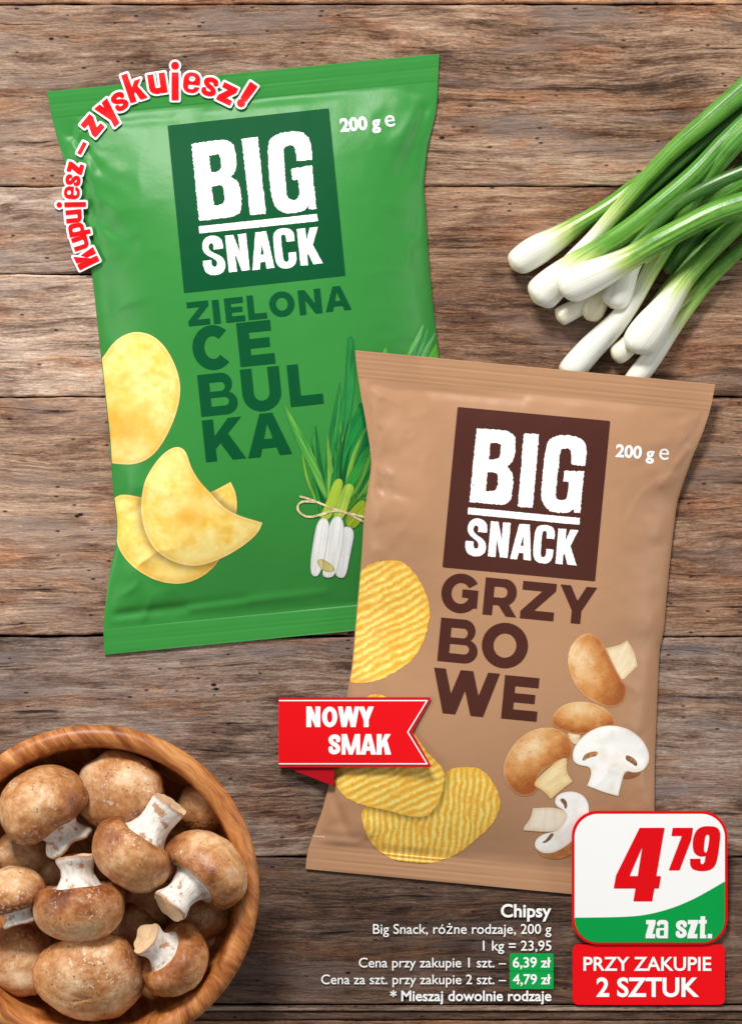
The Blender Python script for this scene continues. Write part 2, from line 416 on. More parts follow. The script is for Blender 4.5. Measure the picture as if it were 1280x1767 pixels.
# ------------------------------------------------------------------ block letters (x right, y up, box W x H, stroke w)
def glyph(ch, W, H, w):
    h = w * 0.92
    if ch == 'I' or ch == 'l': return [('+', rect(0, 0, W, H))]
    if ch in 'Zz':
        k = w * 1.42
        return [('+', [(0, H), (W, H), (W, H - 0.85 * h), (k, h), (W, h), (W, 0), (0, 0), (0, 0.85 * h), (W - k, H - h), (0, H - h)])]
    if ch == 'E':
        return [('+', rect(0, 0, w, H)), ('+', rect(0, 0, W, h)), ('+', rect(0, H - h, W * 0.97, H)), ('+', rect(0, H / 2 - h * 0.44, W * 0.9, H / 2 + h * 0.46))]
    if ch == 'L': return [('+', rect(0, 0, w, H)), ('+', rect(0, 0, W, h))]
    if ch in 'Oo': return [('+', ell(W / 2, H / 2, W / 2, H / 2)), ('-', ell(W / 2, H / 2, W / 2 - w, H / 2 - h))]
    if ch == 'N':
        return [('+', rect(0, 0, w, H)), ('+', rect(W - w, 0, W, H)), ('+', [(0, H), (w * 1.02, H), (W, 0), (W - w * 1.02, 0)])]
    if ch == 'M':
        return [('+', rect(0, 0, w * .92, H)), ('+', rect(W - w * .92, 0, W, H)), ('+', [(0, H), (w * 1.2, H), (W / 2 + w * .42, 0), (W / 2 - w * .42, 0)]), ('+', [(W, H), (W - w * 1.2, H), (W / 2 - w * .42, 0), (W / 2 + w * .42, 0)])]
    if ch == 'A':
        t = w * 0.56; iy = H * (1 - 0.30 * min(1.5, w / (0.2 * W)) * 0.62)
        return [('+', [(0, 0), (W / 2 - t, H), (W / 2 + t, H), (W, 0)]), ('-', [(w * 1.08, -1), (W / 2, iy), (W - w * 1.08, -1)]), ('+', rect(W * 0.24, H * 0.19, W * 0.76, H * 0.19 + h * 0.88))]
    if ch in 'CGc':
        cx, cy = W * 0.52, H / 2
        o = [('+', ell(cx, cy, W * 0.52, H / 2)), ('-', ell(cx, cy, W * 0.52 - w, H / 2 - h))]
        if ch == 'G':
            o += [('-', [(cx, cy + h * 0.1), (cx + W, cy + H * 0.62), (cx + W, cy + h * 0.1)]), ('-', rect(W, -1, W * 2, H + 1)), ('-', [(W * .98, H * .14), (W * 1.3, H * .14), (W * 1.3, H * .6), (W * .98, H * .6)]),
                  ('+', rect(W * 0.56, cy - h * .42, W * .985, cy + h * .46)), ('+', rect(W * .985 - w * .95, H * .15, W * .985, cy + h * .4))]
        else:
            o += [('-', [(cx - W * .05, cy), (cx + W, cy + H * 0.88), (cx + W, cy - H * 0.88)])]
        return o
    if ch == 'B':
        r = 0.26 * H; r2 = 0.29 * H
        return [('+', rect(0, 0, w, H)), ('+', rect(0, H * .47, W * .9 - r, H)), ('+', ell(W * .9 - r, H * .735, r, H * .265)), ('+', rect(0, 0, W - r2, H * .54)), ('+', ell(W - r2, H * .275, r2, H * .275)),
                ('-', rect(w, H * .57, W * .9 - r * 1.05, H - h * .88)), ('-', ell(W * .9 - r * 1.05, (H * .57 + H - h * .88) / 2, (H - h * .88 - H * .57) / 2 * .9, (H - h * .88 - H * .57) / 2)),
                ('-', rect(w, h * .88, W - r2 * 1.05, H * .42)), ('-', ell(W - r2 * 1.05, (H * .42 + h * .88) / 2, (H * .42 - h * .88) / 2 * 1.0, (H * .42 - h * .88) / 2))]
    if ch == 'U':
        ry = W * .48
        return [('+', rect(0, ry, W, H)), ('+', ell(W / 2, ry, W / 2, ry)), ('-', rect(w, ry, W - w, H + 5)), ('-', ell(W / 2, ry, W / 2 - w, ry - h))]
    if ch == 'K':
        return [('+', rect(0, 0, w, H)), ('+', [(w * .9, H * .27), (w * .9, H * .56), (W - w * 1.28, H), (W - w * .06, H)]), ('+', [(w * 1.35, H * .47), (w * 2.1, H * .68), (W, 0), (W - w * 1.2, 0)])]
    if ch == 'R':
        r = .33 * H
        return [('+', rect(0, 0, w, H)), ('+', rect(0, H * .28, W * .95 - r, H)), ('+', ell(W * .95 - r, H * .64, r, H * .36)),
                ('-', rect(w, H * .28 + h * .9, W * .95 - r * 1.05, H - h * .95)), ('-', ell(W * .95 - r * 1.05, H * .635, r - w * .92, H * .36 - h * .98)), ('-', rect(w, -1, W * .3, H * .28)),
                ('+', [(W * .42, H * .32), (W * .72, H * .36), (W, 0), (W - w * 1.12, 0)])]
    if ch == 'Y':
        return [('+', rect(W / 2 - w / 2, 0, W / 2 + w / 2, H * .42)), ('+', [(0, H), (w * 1.1, H), (W / 2 + w * .5, H * .36), (W / 2 - w * .5, H * .34)]), ('+', [(W, H), (W - w * 1.1, H), (W / 2 - w * .5, H * .36), (W / 2 + w * .5, H * .34)])]
    if ch in 'Ww':
        a = w * .55
        m = [0, .29, .5, .71, 1.0]
        o = [('+', [(0, H), (w * 1.04, H), (W * .29 + a, 0), (W * .29 - a, 0)]), ('+', [(W, H), (W - w * 1.04, H), (W * .71 - a, 0), (W * .71 + a, 0)]),
             ('+', [(W / 2 - a, H), (W / 2 + a, H), (W * .29 + a, 0), (W * .29 - a, 0)]), ('+', [(W / 2 - a, H), (W / 2 + a, H), (W * .71 + a, 0), (W * .71 - a, 0)])]
        return o
    if ch in 'Ss':
        c = w / 2; q = H * .27
        pts = [(W - c, H * .70), (W - c * 1.05, H - c * 1.5), (W * .5, H - c), (c * 1.05, H - c * 1.7), (c, H * .66), (W * .36, H * .54), (W * .64, H * .46), (W - c, H * .34), (W - c * 1.05, c * 1.7), (W * .5, c), (c * 1.05, c * 1.5), (c, H * .30)]
        p = np.array(pts)
        for _ in range(2):
            m = np.stack([.75 * p[:-1] + .25 * p[1:], .25 * p[:-1] + .75 * p[1:]], 1).reshape(-1, 2); p = np.concatenate([p[:1], m, p[-1:]])
        return [('s', p, w)]
    if ch == 'u':
        ry = W * .36
        return [('+', rect(0, ry, W, H)), ('+', ell(W * .46, ry, W * .46, ry)), ('+', rect(W - w, 0, W, H)), ('-', rect(w, ry, W - w, H + 5)), ('-', ell(W / 2, ry, W / 2 - w, max(ry - h, 1)))]
    if ch == 'p':
        return [('+', rrect(0, 0, W, H, W * .36)), ('-', rrect(w, h * .9, W - w, H - h * .9, max((W - 2 * w) * .42, .3))), ('+', rect(0, -H * .36, w, H))]
    if ch == 'j': return [('+', rect(0, -H * .36, W, H)), ('+', ell(W / 2, H * 1.32, W * .56, W * .56))]
    if ch == 'e':
        return [('+', rrect(0, 0, W, H, W * .44)), ('-', rrect(w, H * .56, W - w, H - h * .78, max((W - 2 * w) * .4, .3))), ('-', rect(w, H * .30, W + 5, H * .40)), ('-', rrect(w, h * .78, W - w, H * .40, max((W - 2 * w) * .3, .3)))]
    if ch == 'y':
        return [('+', [(0, H), (w * 1.15, H), (W / 2 + w * .55, 0), (W / 2 - w * .45, 0)]), ('+', [(W, H), (W - w * 1.15, H), (W * .22, -H * .36), (W * .22 + w * 1.1, -H * .36)])]
    if ch == 'k':
        return [('+', rect(0, 0, w, H * 1.45)), ('+', [(w * .9, H * .36), (w * .9, H * .66), (W - w * 1.05, H), (W, H)]), ('+', [(w * 1.2, H * .5), (w * 1.8, H * .75), (W * 1.04, 0), (W - w * 1.05, 0)])]
    if ch == 'a':
        return [('+', rrect(0, 0, W * .9, H * .62, W * .28)), ('-', rrect(w * .95, h * .7, W - w, H * .44, W * .06)), ('+', rect(W - w, 0, W, H * .72)), ('+', rrect(W * .04, H * .62, W, H, W * .34)), ('-', rect(w * .9, H * .56, W - w, H * .76)), ('+', rect(W - w, 0, W, H * .72)), ('-', rect(-2, H * .56, w * .9, H * .66))]
    if ch == 't': return [('+', rect(W * .24, 0, W * .24 + w, H * 1.2)), ('+', rect(0, H * .80, W, H)), ('+', rect(W * .24, 0, W, h * .8))]
    if ch == '!': return [('+', [(0, H * .42), (W, H * .42), (W * 1.12, H * 1.5), (-W * .12, H * 1.5)]), ('+', ell(W / 2, W * .52, W * .58, W * .58))]
    if ch == '-': return [('+', rect(0, H * .38, W, H * .38 + w * .8))]
    if ch == '.': return [('+', rect(0, 0, W, W))]
    return [('+', rect(0, 0, W, H))]
def place(ops, ox, oy, ang, sx=1.0, shear=0.0):
    """glyph box to pixels: (ox, oy) is the lower left corner, ang the reading direction (degrees, counter-clockwise)"""
    a = math.radians(ang); ca, sa = math.cos(a), math.sin(a)
    out = []
    for o in ops:
        p = np.asarray(o[1], float); x = p[:, 0] * sx + p[:, 1] * shear; y = p[:, 1]
        q = np.stack([ox + x * ca - y * sa, oy - (x * sa + y * ca)], 1)
        out.append((o[0], q) + tuple(o[2:]))
    return out
def font_pieces(text, offset, x0, x1, base, align_scale=None, cap=None):
    """built-in font fitted between x0 and x1 (pixels) on a baseline; returns flat triangles"""
    c = bpy.data.curves.new('lettering', 'FONT'); c.body = text; c.size = 1.0; c.offset = offset; c.resolution_u = 4; c.fill_mode = 'FRONT'
    o = bpy.data.objects.new('lettering', c); COL.objects.link(o)
    bpy.context.view_layer.update()
    me = bpy.data.meshes.new_from_object(o.evaluated_get(bpy.context.evaluated_depsgraph_get()))
    v = np.array([tuple(q.co[:2]) for q in me.vertices]); me.calc_loop_triangles()
    f = np.array([tuple(t.vertices) for t in me.loop_triangles])
    bpy.data.objects.remove(o); bpy.data.curves.remove(c); bpy.data.meshes.remove(me)
    # weld-free mesh; make all triangles face up
    a, b, d = v[f[:, 0]], v[f[:, 1]], v[f[:, 2]]
    ar = (b[:, 0] - a[:, 0]) * (d[:, 1] - a[:, 1]) - (b[:, 1] - a[:, 1]) * (d[:, 0] - a[:, 0])
    f[ar < 0] = f[ar < 0][:, ::-1]
    mn, mx = v[:, 0].min(), v[:, 0].max()
    s = (x1 - x0) / (mx - mn)
    sy = s if cap is None else cap / 0.70
    return np.stack([x0 + (v[:, 0] - mn) * s, base - v[:, 1] * sy], 1), f

# ------------------------------------------------------------------ the table: planks
table = bpy.data.objects.new('table', None); COL.objects.link(table); table['kind'] = 'structure'
rng = random.Random(4)
def plank(x0, x1, y0, y1, tint, top=0.0, r=0.0012, g=0.00045):
    """a board between pixel columns x0..x1 and rows y0..y1, worn rounded long edges"""
    X0, X1 = (x0 - 640) * S, (x1 - 640) * S
    Y0, Y1 = (883.5 - y1) * S, (883.5 - y0) * S
    prof = [(Y0 + g, -0.020), (Y0 + g, -r * 1.6)] + [(Y0 + g + r - r * math.cos(a), -r * 1.2 + r * 1.2 * math.sin(a)) for a in np.linspace(0.2, math.pi / 2, 5)]
    prof += [(Y0 + (Y1 - Y0) * t, 0.0) for t in np.linspace(0.1, 0.9, 7)]
    prof += [(Y1 - g - r + r * math.cos(a), -r * 1.2 + r * 1.2 * math.sin(a)) for a in np.linspace(math.pi / 2, 0.2, 5)] + [(Y1 - g, -r * 1.6), (Y1 - g, -0.020)]
    nx = 90; V = []; F = []; sd = rng.randint(0, 999)
    xs = np.linspace(X0, X1, nx)
    for i, x in enumerate(xs):
        ea = (fbm(np.array(x * 90), np.array(0.0), sd, 4) - .5) * r * 1.1; eb = (fbm(np.array(x * 90), np.array(7.0), sd, 4) - .5) * r * 1.1
        for k, (y, z) in enumerate(prof):
            t = (y - Y0) / (Y1 - Y0)
            e = ea * max(0, 1 - t * 6) + eb * max(0, 1 - (1 - t) * 6)
            V.append((x, y + e, z + top - 0.0006))
    m = len(prof)
    for i in range(nx - 1):
        for k in range(m - 1):
            F.append((i * m + k, (i + 1) * m + k, (i + 1) * m + k + 1, i * m + k + 1))
        F.append((i * m + m - 1, (i + 1) * m + m - 1, (i + 1) * m, i * m))
    F.append(tuple(range(m - 1, -1, -1))); F.append(tuple((nx - 1) * m + k for k in range(m)))
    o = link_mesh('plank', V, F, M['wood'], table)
    o.color = (*tint, 1)
    return o
XL, XR = -160, 1440
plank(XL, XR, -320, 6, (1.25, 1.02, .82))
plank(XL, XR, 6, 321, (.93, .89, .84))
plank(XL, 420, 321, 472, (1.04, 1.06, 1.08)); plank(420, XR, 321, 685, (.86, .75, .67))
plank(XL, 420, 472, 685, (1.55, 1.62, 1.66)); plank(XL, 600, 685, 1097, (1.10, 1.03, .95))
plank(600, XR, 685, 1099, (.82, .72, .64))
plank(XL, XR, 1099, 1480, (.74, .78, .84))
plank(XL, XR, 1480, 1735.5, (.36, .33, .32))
plank(XL, XR, 1736.5, 1746, (.72, .74, .76), 0.0006, .0004, .0001)  # pale grey strip: the highlight on the plank's raised edge, put in as colour
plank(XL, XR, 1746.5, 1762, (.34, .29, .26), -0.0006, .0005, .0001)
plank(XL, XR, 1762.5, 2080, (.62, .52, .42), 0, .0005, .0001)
base = link_mesh('table_base', [(a, b, c) for c in (-0.03, -0.0195) for a, b in ((-.26, -.39), (.26, -.39), (.26, .39), (-.26, .39))],
                 [(3, 2, 1, 0), (4, 5, 6, 7), (0, 1, 5, 4), (1, 2, 6, 5), (2, 3, 7, 6), (3, 0, 4, 7)], M['gap'], table, False)

# ------------------------------------------------------------------ snack bags
def gblur(A, s):
    k = np.exp(-0.5 * (np.arange(-int(3 * s), int(3 * s) + 1) / s) ** 2); k /= k.sum()
    n = len(k) // 2
    A = np.apply_along_axis(lambda r: np.convolve(np.pad(r, n, mode='edge'), k, 'valid'), 0, A)
    return np.apply_along_axis(lambda r: np.convolve(np.pad(r, n, mode='edge'), k, 'valid'), 1, A)
def dilate(A, r):
    B = A.copy()
    for ax in (0, 1):
        C = B.copy()
        for k in range(1, r + 1):
            C = np.maximum(C, np.maximum(np.roll(B, k, ax), np.roll(B, -k, ax)))
        B = C
    return B
GX, GY = np.meshgrid(np.arange(-80, 1361, 4.0), np.arange(-40, 1841, 4.0))
def sampler(A):
    def f(px, py):
        px = np.asarray(px, float); py = np.asarray(py, float)
        x = np.clip((px + 80) / 4, 0, A.shape[1] - 1.001); y = np.clip((py + 40) / 4, 0, A.shape[0] - 1.001)
        i = x.astype(int); j = y.astype(int); fx = x - i; fy = y - j
        return (A[j, i] * (1 - fx) + A[j, i + 1] * fx) * (1 - fy) + (A[j + 1, i] * (1 - fx) + A[j + 1, i + 1] * fx) * fy
    return f
class Bag:
    def __init__(s, tl, ang, left, right, length, Z, basefn, creases, seed):
        a = math.radians(ang); s.o = tl
        s.ea = (math.cos(a), -math.sin(a)); s.eb = (math.sin(a), math.cos(a))
        s.len = length; s.Z = Z; s.base = basefn; s.cr = creases; s.seed = seed
        s.bb = np.linspace(-5, length + 5, 600)
        s.L = s._edge(left); s.R = s._edge(right)
    def ab(s, px, py):
        dx, dy = px - s.o[0], py - s.o[1]
        return dx * s.ea[0] + dy * s.ea[1], dx * s.eb[0] + dy * s.eb[1]
    def px(s, a, b): return s.o[0] + a * s.ea[0] + b * s.eb[0], s.o[1] + a * s.ea[1] + b * s.eb[1]
    def _edge(s, pts):
        q = sorted((float(b), float(a)) for a, b in (s.ab(np.float64(x), np.float64(y)) for x, y in pts))
        v = np.interp(s.bb, [t[0] for t in q], [t[1] for t in q])
        k = np.exp(-0.5 * (np.arange(-14, 15) / 6.0) ** 2); k /= k.sum()
        return np.convolve(np.pad(v, 14, mode='edge'), k, 'valid')
    def uv(s, px, py):
        a, b = s.ab(px, py)
        L = np.interp(b, s.bb, s.L); R = np.interp(b, s.bb, s.R)
        return (a - L) / (R - L), b / s.len
    def inside(s, px, py):
        """signed distance-like, positive inside (pixels)"""
        a, b = s.ab(px, py)
        L = np.interp(b, s.bb, s.L); R = np.interp(b, s.bb, s.R)
        return np.minimum(np.minimum(a - L, R - a), np.minimum(b, s.len - b))
    def surf(s, px, py):
        px = np.asarray(px, float); py = np.asarray(py, float)
        u, v = s.uv(px, py); uc = np.clip(u, 0, 1)
        s0, s1 = 0.050, 0.046
        vv = np.clip((v - s0) / (1 - s0 - s1), 0, 1)
        g = np.clip(1 - np.abs(2 * vv - 1) ** 2.8, 0, 1) ** 1.15
        f = np.clip(1 - np.abs(2 * uc - 1) ** 2.7, 0, 1) ** 0.72
        z = s.Z * f * g
        edge = np.exp(-(vv / 0.10) ** 2) + np.exp(-((1 - vv) / 0.10) ** 2)
        body = sstep(0, 0.02, vv) * sstep(0, 0.02, 1 - vv)
        # pleats running out of the seals, soft buckles along the sides
        z = z + 0.0024 * (fbm(uc * 7, vv * 5.0, s.seed, 3) - 0.5) * edge * body * sstep(0, .03, uc) * sstep(0, .03, 1 - uc)
        side = np.exp(-(uc / 0.16) ** 2) + np.exp(-((1 - uc) / 0.16) ** 2)
        z = z + 0.0044 * (fbm(uc * 5 + 3, vv * 11, s.seed + 5, 3) - 0.5) * side * body * sstep(0, .05, uc) * sstep(0, .05, 1 - uc)
        z = z + 0.0016 * (fbm(uc * 3.2, vv * 4.0, s.seed + 9, 3) - 0.5) * body * sstep(0, .08, uc) * sstep(0, .08, 1 - uc)
        # sharp-backed film buckles near the sides and the corners
        n_ = fbm(uc * 6 + 2 * vv, vv * 9, s.seed + 21, 3); rg = 1 - np.abs(2 * n_ - 1) * 2.2
        cor = np.exp(-(np.minimum(vv, 1 - vv) / 0.22) ** 2)
        z = z + 0.0017 * np.clip(rg, 0, 1) ** 1.5 * (side * (.45 + .75 * cor)) * body * sstep(.01, .06, uc) * sstep(.01, .06, 1 - uc)
        for (x0, y0, x1, y1, w, amp) in s.cr:
            ex, ey = x1 - x0, y1 - y0; L = ex * ex + ey * ey
            t = ((px - x0) * ex + (py - y0) * ey) / L; tc = np.clip(t, 0, 1)
            d2 = (px - x0 - ex * tc) ** 2 + (py - y0 - ey * tc) ** 2
            z = z + amp * np.exp(-d2 / (w * w)) * (1 - 0.6 * tc) * sstep(0.0, .05, uc) * sstep(0, .05, 1 - uc) * sstep(0, 0.015, vv) * sstep(0, .015, 1 - vv)
        # crimped seals
        seal = (1 - sstep(s0 * 0.92, s0 * 1.02, v)) + (1 - sstep(s1 * 0.92, s1 * 1.02, 1 - v))
        z = z + seal * (0.00034 * np.sin(v * s.len * 2 * math.pi / 8.5) + 0.0007 * (fbm(uc * 5, v * 2, s.seed + 3, 2) - .3))
        return np.maximum(z, 0) + 0.0011 + s.base(px, py)
    def build(s, root, mat):
        nu, nv = 190, 270
        us = 0.5 - 0.5 * np.cos(np.linspace(0, math.pi, nu)) * (1 - 0.15 * 0)
        us = 0.55 * us + 0.45 * np.linspace(0, 1, nu)
        vs = np.linspace(0, 1, nv)
        b = vs[:, None] * s.len + 0 * us[None]
        L = np.interp(b, s.bb, s.L); R = np.interp(b, s.bb, s.R)
        a = L + (R - L) * us[None]
        px, py = s.px(a, b)
        py = py + 0  # keep
        zf = s.surf(px, py); V = PA(px, py, zf).reshape(-1, 3)
        def rows(i0, i1):
            idx = np.arange(nv * nu).reshape(nv, nu)[i0:i1 + 1]
            q = np.stack([idx[:-1, :-1].ravel(), idx[1:, :-1].ravel(), idx[1:, 1:].ravel(), idx[:-1, 1:].ravel()], 1)
            u_, inv = np.unique(q, return_inverse=True)
            return V[u_], inv.reshape(-1, 4)
        k0 = int(round(0.050 * (nv - 1))); k1 = nv - 1 - int(round(0.046 * (nv - 1)))
        for nm, i0, i1 in (('top_seal', 0, k0), ('front_film', k0, k1), ('bottom_seal', k1, nv - 1)):
            v_, f_ = rows(i0, i1); o = link_mesh(nm, v_, f_, mat); keep_parent(o, root)
        # back film, a little inside the front outline
        zb = s.base(px, py) + 0.0006
        Vb = PA(px, py, zb).reshape(-1, 3)
        idx = np.arange(nv * nu).reshape(nv, nu)[::3, ::3]
        ii = np.concatenate([np.arange(0, nv, 3), [nv - 1]]) if (nv - 1) % 3 else np.arange(0, nv, 3)
        jj = np.concatenate([np.arange(0, nu, 3), [nu - 1]]) if (nu - 1) % 3 else np.arange(0, nu, 3)
        idx = np.arange(nv * nu).reshape(nv, nu)[np.ix_(ii, jj)]
        q = np.stack([idx[:-1, :-1].ravel(), idx[:-1, 1:].ravel(), idx[1:, 1:].ravel(), idx[1:, :-1].ravel()], 1)
        u_, inv = np.unique(q, return_inverse=True)
        o = link_mesh('back_film', Vb[u_], inv.reshape(-1, 4), M['back']); keep_parent(o, root)

g_left = [(81, 157), (90, 205), (107, 265), (125, 320), (143, 362), (152, 425), (162, 500), (167, 550), (175, 624), (189, 753), (195, 851), (202, 902), (200, 941), (189, 988), (180, 1060), (178, 1089), (181, 1131)]
g_right = [(758, 92), (753, 190), (737, 255), (731, 320), (735, 370), (740, 450), (747, 525), (756, 600), (772, 720), (785, 820), (792, 880), (798, 930), (812, 985), (830, 1040), (848, 1066)]
green = Bag((81, 157), 5.5, g_left, g_right, 978, 0.026, lambda x, y: 0 * x,
            [(92, 190, 170, 290, 9, -0.0022), (120, 215, 300, 205, 8, -0.0010), (735, 190, 690, 300, 14, -0.0022), (733, 260, 715, 400, 10, -0.0014),
             (150, 370, 230, 420, 12, -0.0016), (195, 1062, 420, 1035, 8, -0.0018), (200, 940, 270, 1010, 14, -0.0020), (330, 1050, 560, 1022, 7, 0.0012), (205, 900, 250, 870, 10, -0.0012)], 11)
Hg = np.where(green.inside(GX, GY) > 0, green.surf(GX, GY), 0)
# the tan bag lies over the green one and over the trimmed ends of the spring onions
b_left = [(612, 604), (616, 640), (624, 690), (631, 726), (638, 770), (641, 800), (635, 842), (628, 885), (624, 958), (615, 1055), (607, 1150), (598, 1202), (583, 1290), (556, 1400), (541, 1439), (530, 1471), (527, 1500)]
b_right = [(1234, 664), (1225, 708), (1212, 748), (1195, 787), (1178, 835), (1168, 866), (1161, 921), (1152, 1007), (1145, 1092), (1138, 1118), (1134, 1208), (1130, 1304), (1129, 1400), (1133, 1470), (1143, 1520), (1150, 1558)]
_tmp = Bag((612, 604), -5.4, b_left, b_right, 900, 0.0, lambda x, y: 0 * x, [], 1)
A_, B_ = _tmp.ab(GX, GY)
lift = 0.0165 * np.exp(-(np.maximum(B_ - 20, 0) / 150.0) ** 2) * sstep(-150, 60, A_) * (1 - 0.5 * sstep(480, 640, A_)) * sstep(-160, -30, B_)
Hb = gblur(dilate(np.maximum(Hg, 0), 7), 6.0)
bb_base = sampler(np.maximum(gblur(np.maximum(dilate(Hg, 4), lift), 3.0), np.maximum(Hb * 0.98, lift)))
brown = Bag((612, 604), -5.4, b_left, b_right, 900, 0.024, bb_base,
            [(618, 660, 655, 730, 8, 0.0018), (628, 690, 648, 770, 8, -0.0022), (636, 800, 672, 820, 9, 0.0022), (640, 770, 665, 850, 8, -0.0018), (650, 840, 700, 858, 9, -0.0012),
             (1218, 720, 1150, 820, 9, -0.0022), (1185, 775, 1140, 835, 7, 0.0016), (640, 665, 900, 690, 8, -0.0010), (545, 1440, 640, 1452, 8, -0.0014), (575, 1380, 600, 1440, 9, -0.0014)], 37)
Hbr = np.where(brown.inside(GX, GY) > 0, brown.surf(GX, GY), 0)
HT = np.maximum(Hg, Hbr)

bag_g = thing('snack_bag', 'green chip bag with a dark green logo panel and smooth round chips', 'snack bag', P(470, 620, 0), 'bags of chips')
green.build(bag_g, M['green'])
bag_b = thing('snack_bag', 'tan chip bag with a dark brown logo panel, ridged chips and mushrooms', 'snack bag', P(880, 1080, 0), 'bags of chips')
brown.build(bag_b, M['brown'])

LAY = 0.00004
def lay(bag, n, clipit=True): return lambda x, y: bag.surf(x, y) + 0.0001 + LAY * n
def clipbag(bag, m=1.5): return lambda X, Y: bag.inside(X, Y) - m
def bagprint(bag, root, name, pieces, n, mat, parent=None, cols=None):
    o = sheet(name, pieces, lay(bag, n), mat, None, 0.0, cols)
    if parent is None: keep_parent(o, root)
    else:
        o.parent = parent
    return o

# --- logo panels: traced once on the tan bag, carried over to the green one
PB = np.array([(789.4, 701.9), (1052.7, 726.2), (763.2, 979.1)]); PG = np.array([(289, 216), (567.5, 186), (317.5, 505.5)])
def to_green(pts):
    p = np.asarray(pts, float) - PB[0]
    A = np.stack([PB[1] - PB[0], PB[2] - PB[0]], 1); st = np.linalg.solve(A, p.T)
    return (PG[0][:, None] + np.stack([PG[1] - PG[0], PG[2] - PG[0]], 1) @ st).T
Zm = lambda pts: np.array(zoomed(pts, 750, 690, 4.0))
def cn(*p): return [q for t in p for q in (t, t)]
LOGO = [
 [('+', Zm(chaikin(cn((288, 198)) + [(400, 203), (500, 212), (550, 240), (559, 300), (552, 380), (535, 432)] + cn((496, 465)) + [(534, 492), (543, 545), (536, 625), (525, 690), (490, 722), (430, 722)] + cn((240, 706))))),
  ('-', Zm(chaikin(cn((383, 296)) + [(445, 296), (458, 318), (451, 388), (428, 412)] + cn((375, 409))))),
  ('-', Zm(chaikin(cn((362, 499)) + [(422, 499), (438, 522), (433, 605), (412, 632)] + cn((352, 628)))))],
 [('+', Zm([(614, 232), (719, 237), (676, 746), (574, 738)]))],
 [('+', Zm(chaikin(cn((1038, 456), (940, 446)) + [(945, 380), (938, 338), (895, 333), (866, 345), (856, 450), (838, 600), (832, 670), (855, 695), (900, 694), (917, 660)] + cn((925, 568), (887, 562), (893, 489), (1031, 493), (1003, 780), (960, 777), (957, 752)) + [(930, 776), (870, 781), (795, 772), (745, 720), (731, 650), (740, 560), (755, 420), (768, 320), (800, 262), (855, 244), (925, 243), (1000, 258), (1042, 300), (1050, 360)])))],
 [('+', Zm([(230, 742), (1000, 815), (1000, 863), (227, 789)]))],
 [('+', Zm(chaikin(cn((359, 917), (297, 912)) + [(302, 878), (285, 862), (268, 878), (266, 908), (290, 932), (336, 962), (356, 1002), (348, 1056), (310, 1082), (255, 1079), (217, 1052), (209, 1005)] + cn((213, 972), (269, 977)) + [(265, 1012), (285, 1032), (303, 1012), (300, 985), (272, 960), (236, 930), (224, 893), (236, 842), (275, 816), (322, 821), (357, 848), (363, 890)])))],
 [('+', Zm([(387, 837), (440, 842), (463, 972), (470, 845), (524, 849), (502, 1092), (450, 1087), (427, 955), (420, 1085), (366, 1080)]))],
 [('+', Zm([(583, 856), (656, 860), (663, 1109), (612, 1105), (611, 1058), (580, 1055), (567, 1101), (519, 1097)])), ('-', Zm([(612, 935), (612, 1010), (591, 1008)]))],
 [('+', Zm(chaikin(cn((824, 961), (770, 956)) + [(775, 915), (758, 900), (742, 915), (738, 960), (730, 1050), (733, 1082), (752, 1090), (767, 1072)] + cn((769, 1029), (820, 1034)) + [(815, 1085), (797, 1118), (760, 1133), (712, 1124), (683, 1097), (677, 1040), (687, 950), (694, 893), (723, 865), (770, 862), (814, 877), (832, 915)])))],
 [('+', Zm([(853, 888), (908, 892), (902, 975), (936, 895), (991, 900), (936, 1010), (978, 1143), (915, 1137), (895, 1058), (886, 1075), (881, 1136), (832, 1130)]))],
]
for bag, root, conv, mat, pc in ((green, bag_g, to_green, 'dgreen', PG), (brown, bag_b, lambda p: np.asarray(p), 'dbrown', PB)):
    q = [pc[0], pc[1], pc[1] + pc[2] - pc[0], pc[2]]
    panel = bagprint(bag, root, 'logo_panel', [shape([('+', q)], 2.5)], 1, M[mat])
    for i, ops in enumerate(LOGO):
        ops = [(o[0], conv(o[1])) for o in ops]
        big = i < 3
        pc_ = shape(ops, 0.8 if big else 0.7, rough=(1.5 if big else 0.6), rscale=(2.6 if big else 2.0), seed=i + 3)
        bagprint(bag, root, 'letter' if i != 3 else 'divider_bar', [pc_], 2, M['wprint'], panel)

# --- flavour words
def words(bag, root, spec, ang, ox, oy, sc_, mat, stroke):
    pcs = []
    for ch, bx, by, W, H in spec:
        ops = place(glyph(ch, W / sc_, H / sc_, stroke * H / sc_), ox + bx / sc_, oy + by / sc_, ang)
        o = bagprint(bag, root, 'flavour_letter', [shape(ops, 0.9)], 1.5, mat)
words(bag_g and green, bag_g, [('Z', 65, 343, 155, 172), ('I', 245, 327, 50, 172), ('E', 332, 318, 138, 175), ('L', 492, 299, 133, 175), ('O', 648, 283, 180, 182), ('N', 857, 264, 162, 178), ('A', 1040, 242, 187, 178),
        ('C', 108, 667, 282, 320), ('E', 434, 633, 250, 315), ('B', 155, 988, 268, 300), ('U', 460, 962, 278, 312), ('L', 792, 918, 236, 300), ('K', 188, 1312, 288, 300), ('A', 488, 1284, 316, 308)], 5.9, 310, 480, 4.129, M['dgreen'], 0.265)
words(brown, bag_b, [('G', 78, 320, 275, 292), ('R', 393, 343, 250, 275), ('Z', 668, 371, 248, 277), ('Y', 942, 398, 272, 278), ('B', 60, 686, 290, 322), ('O', 374, 724, 340, 336), ('W', 6, 1063, 488, 330), ('E', 530, 1110, 262, 322)], -5.4, 740, 980, 4.267, M['dbrown'], 0.255)

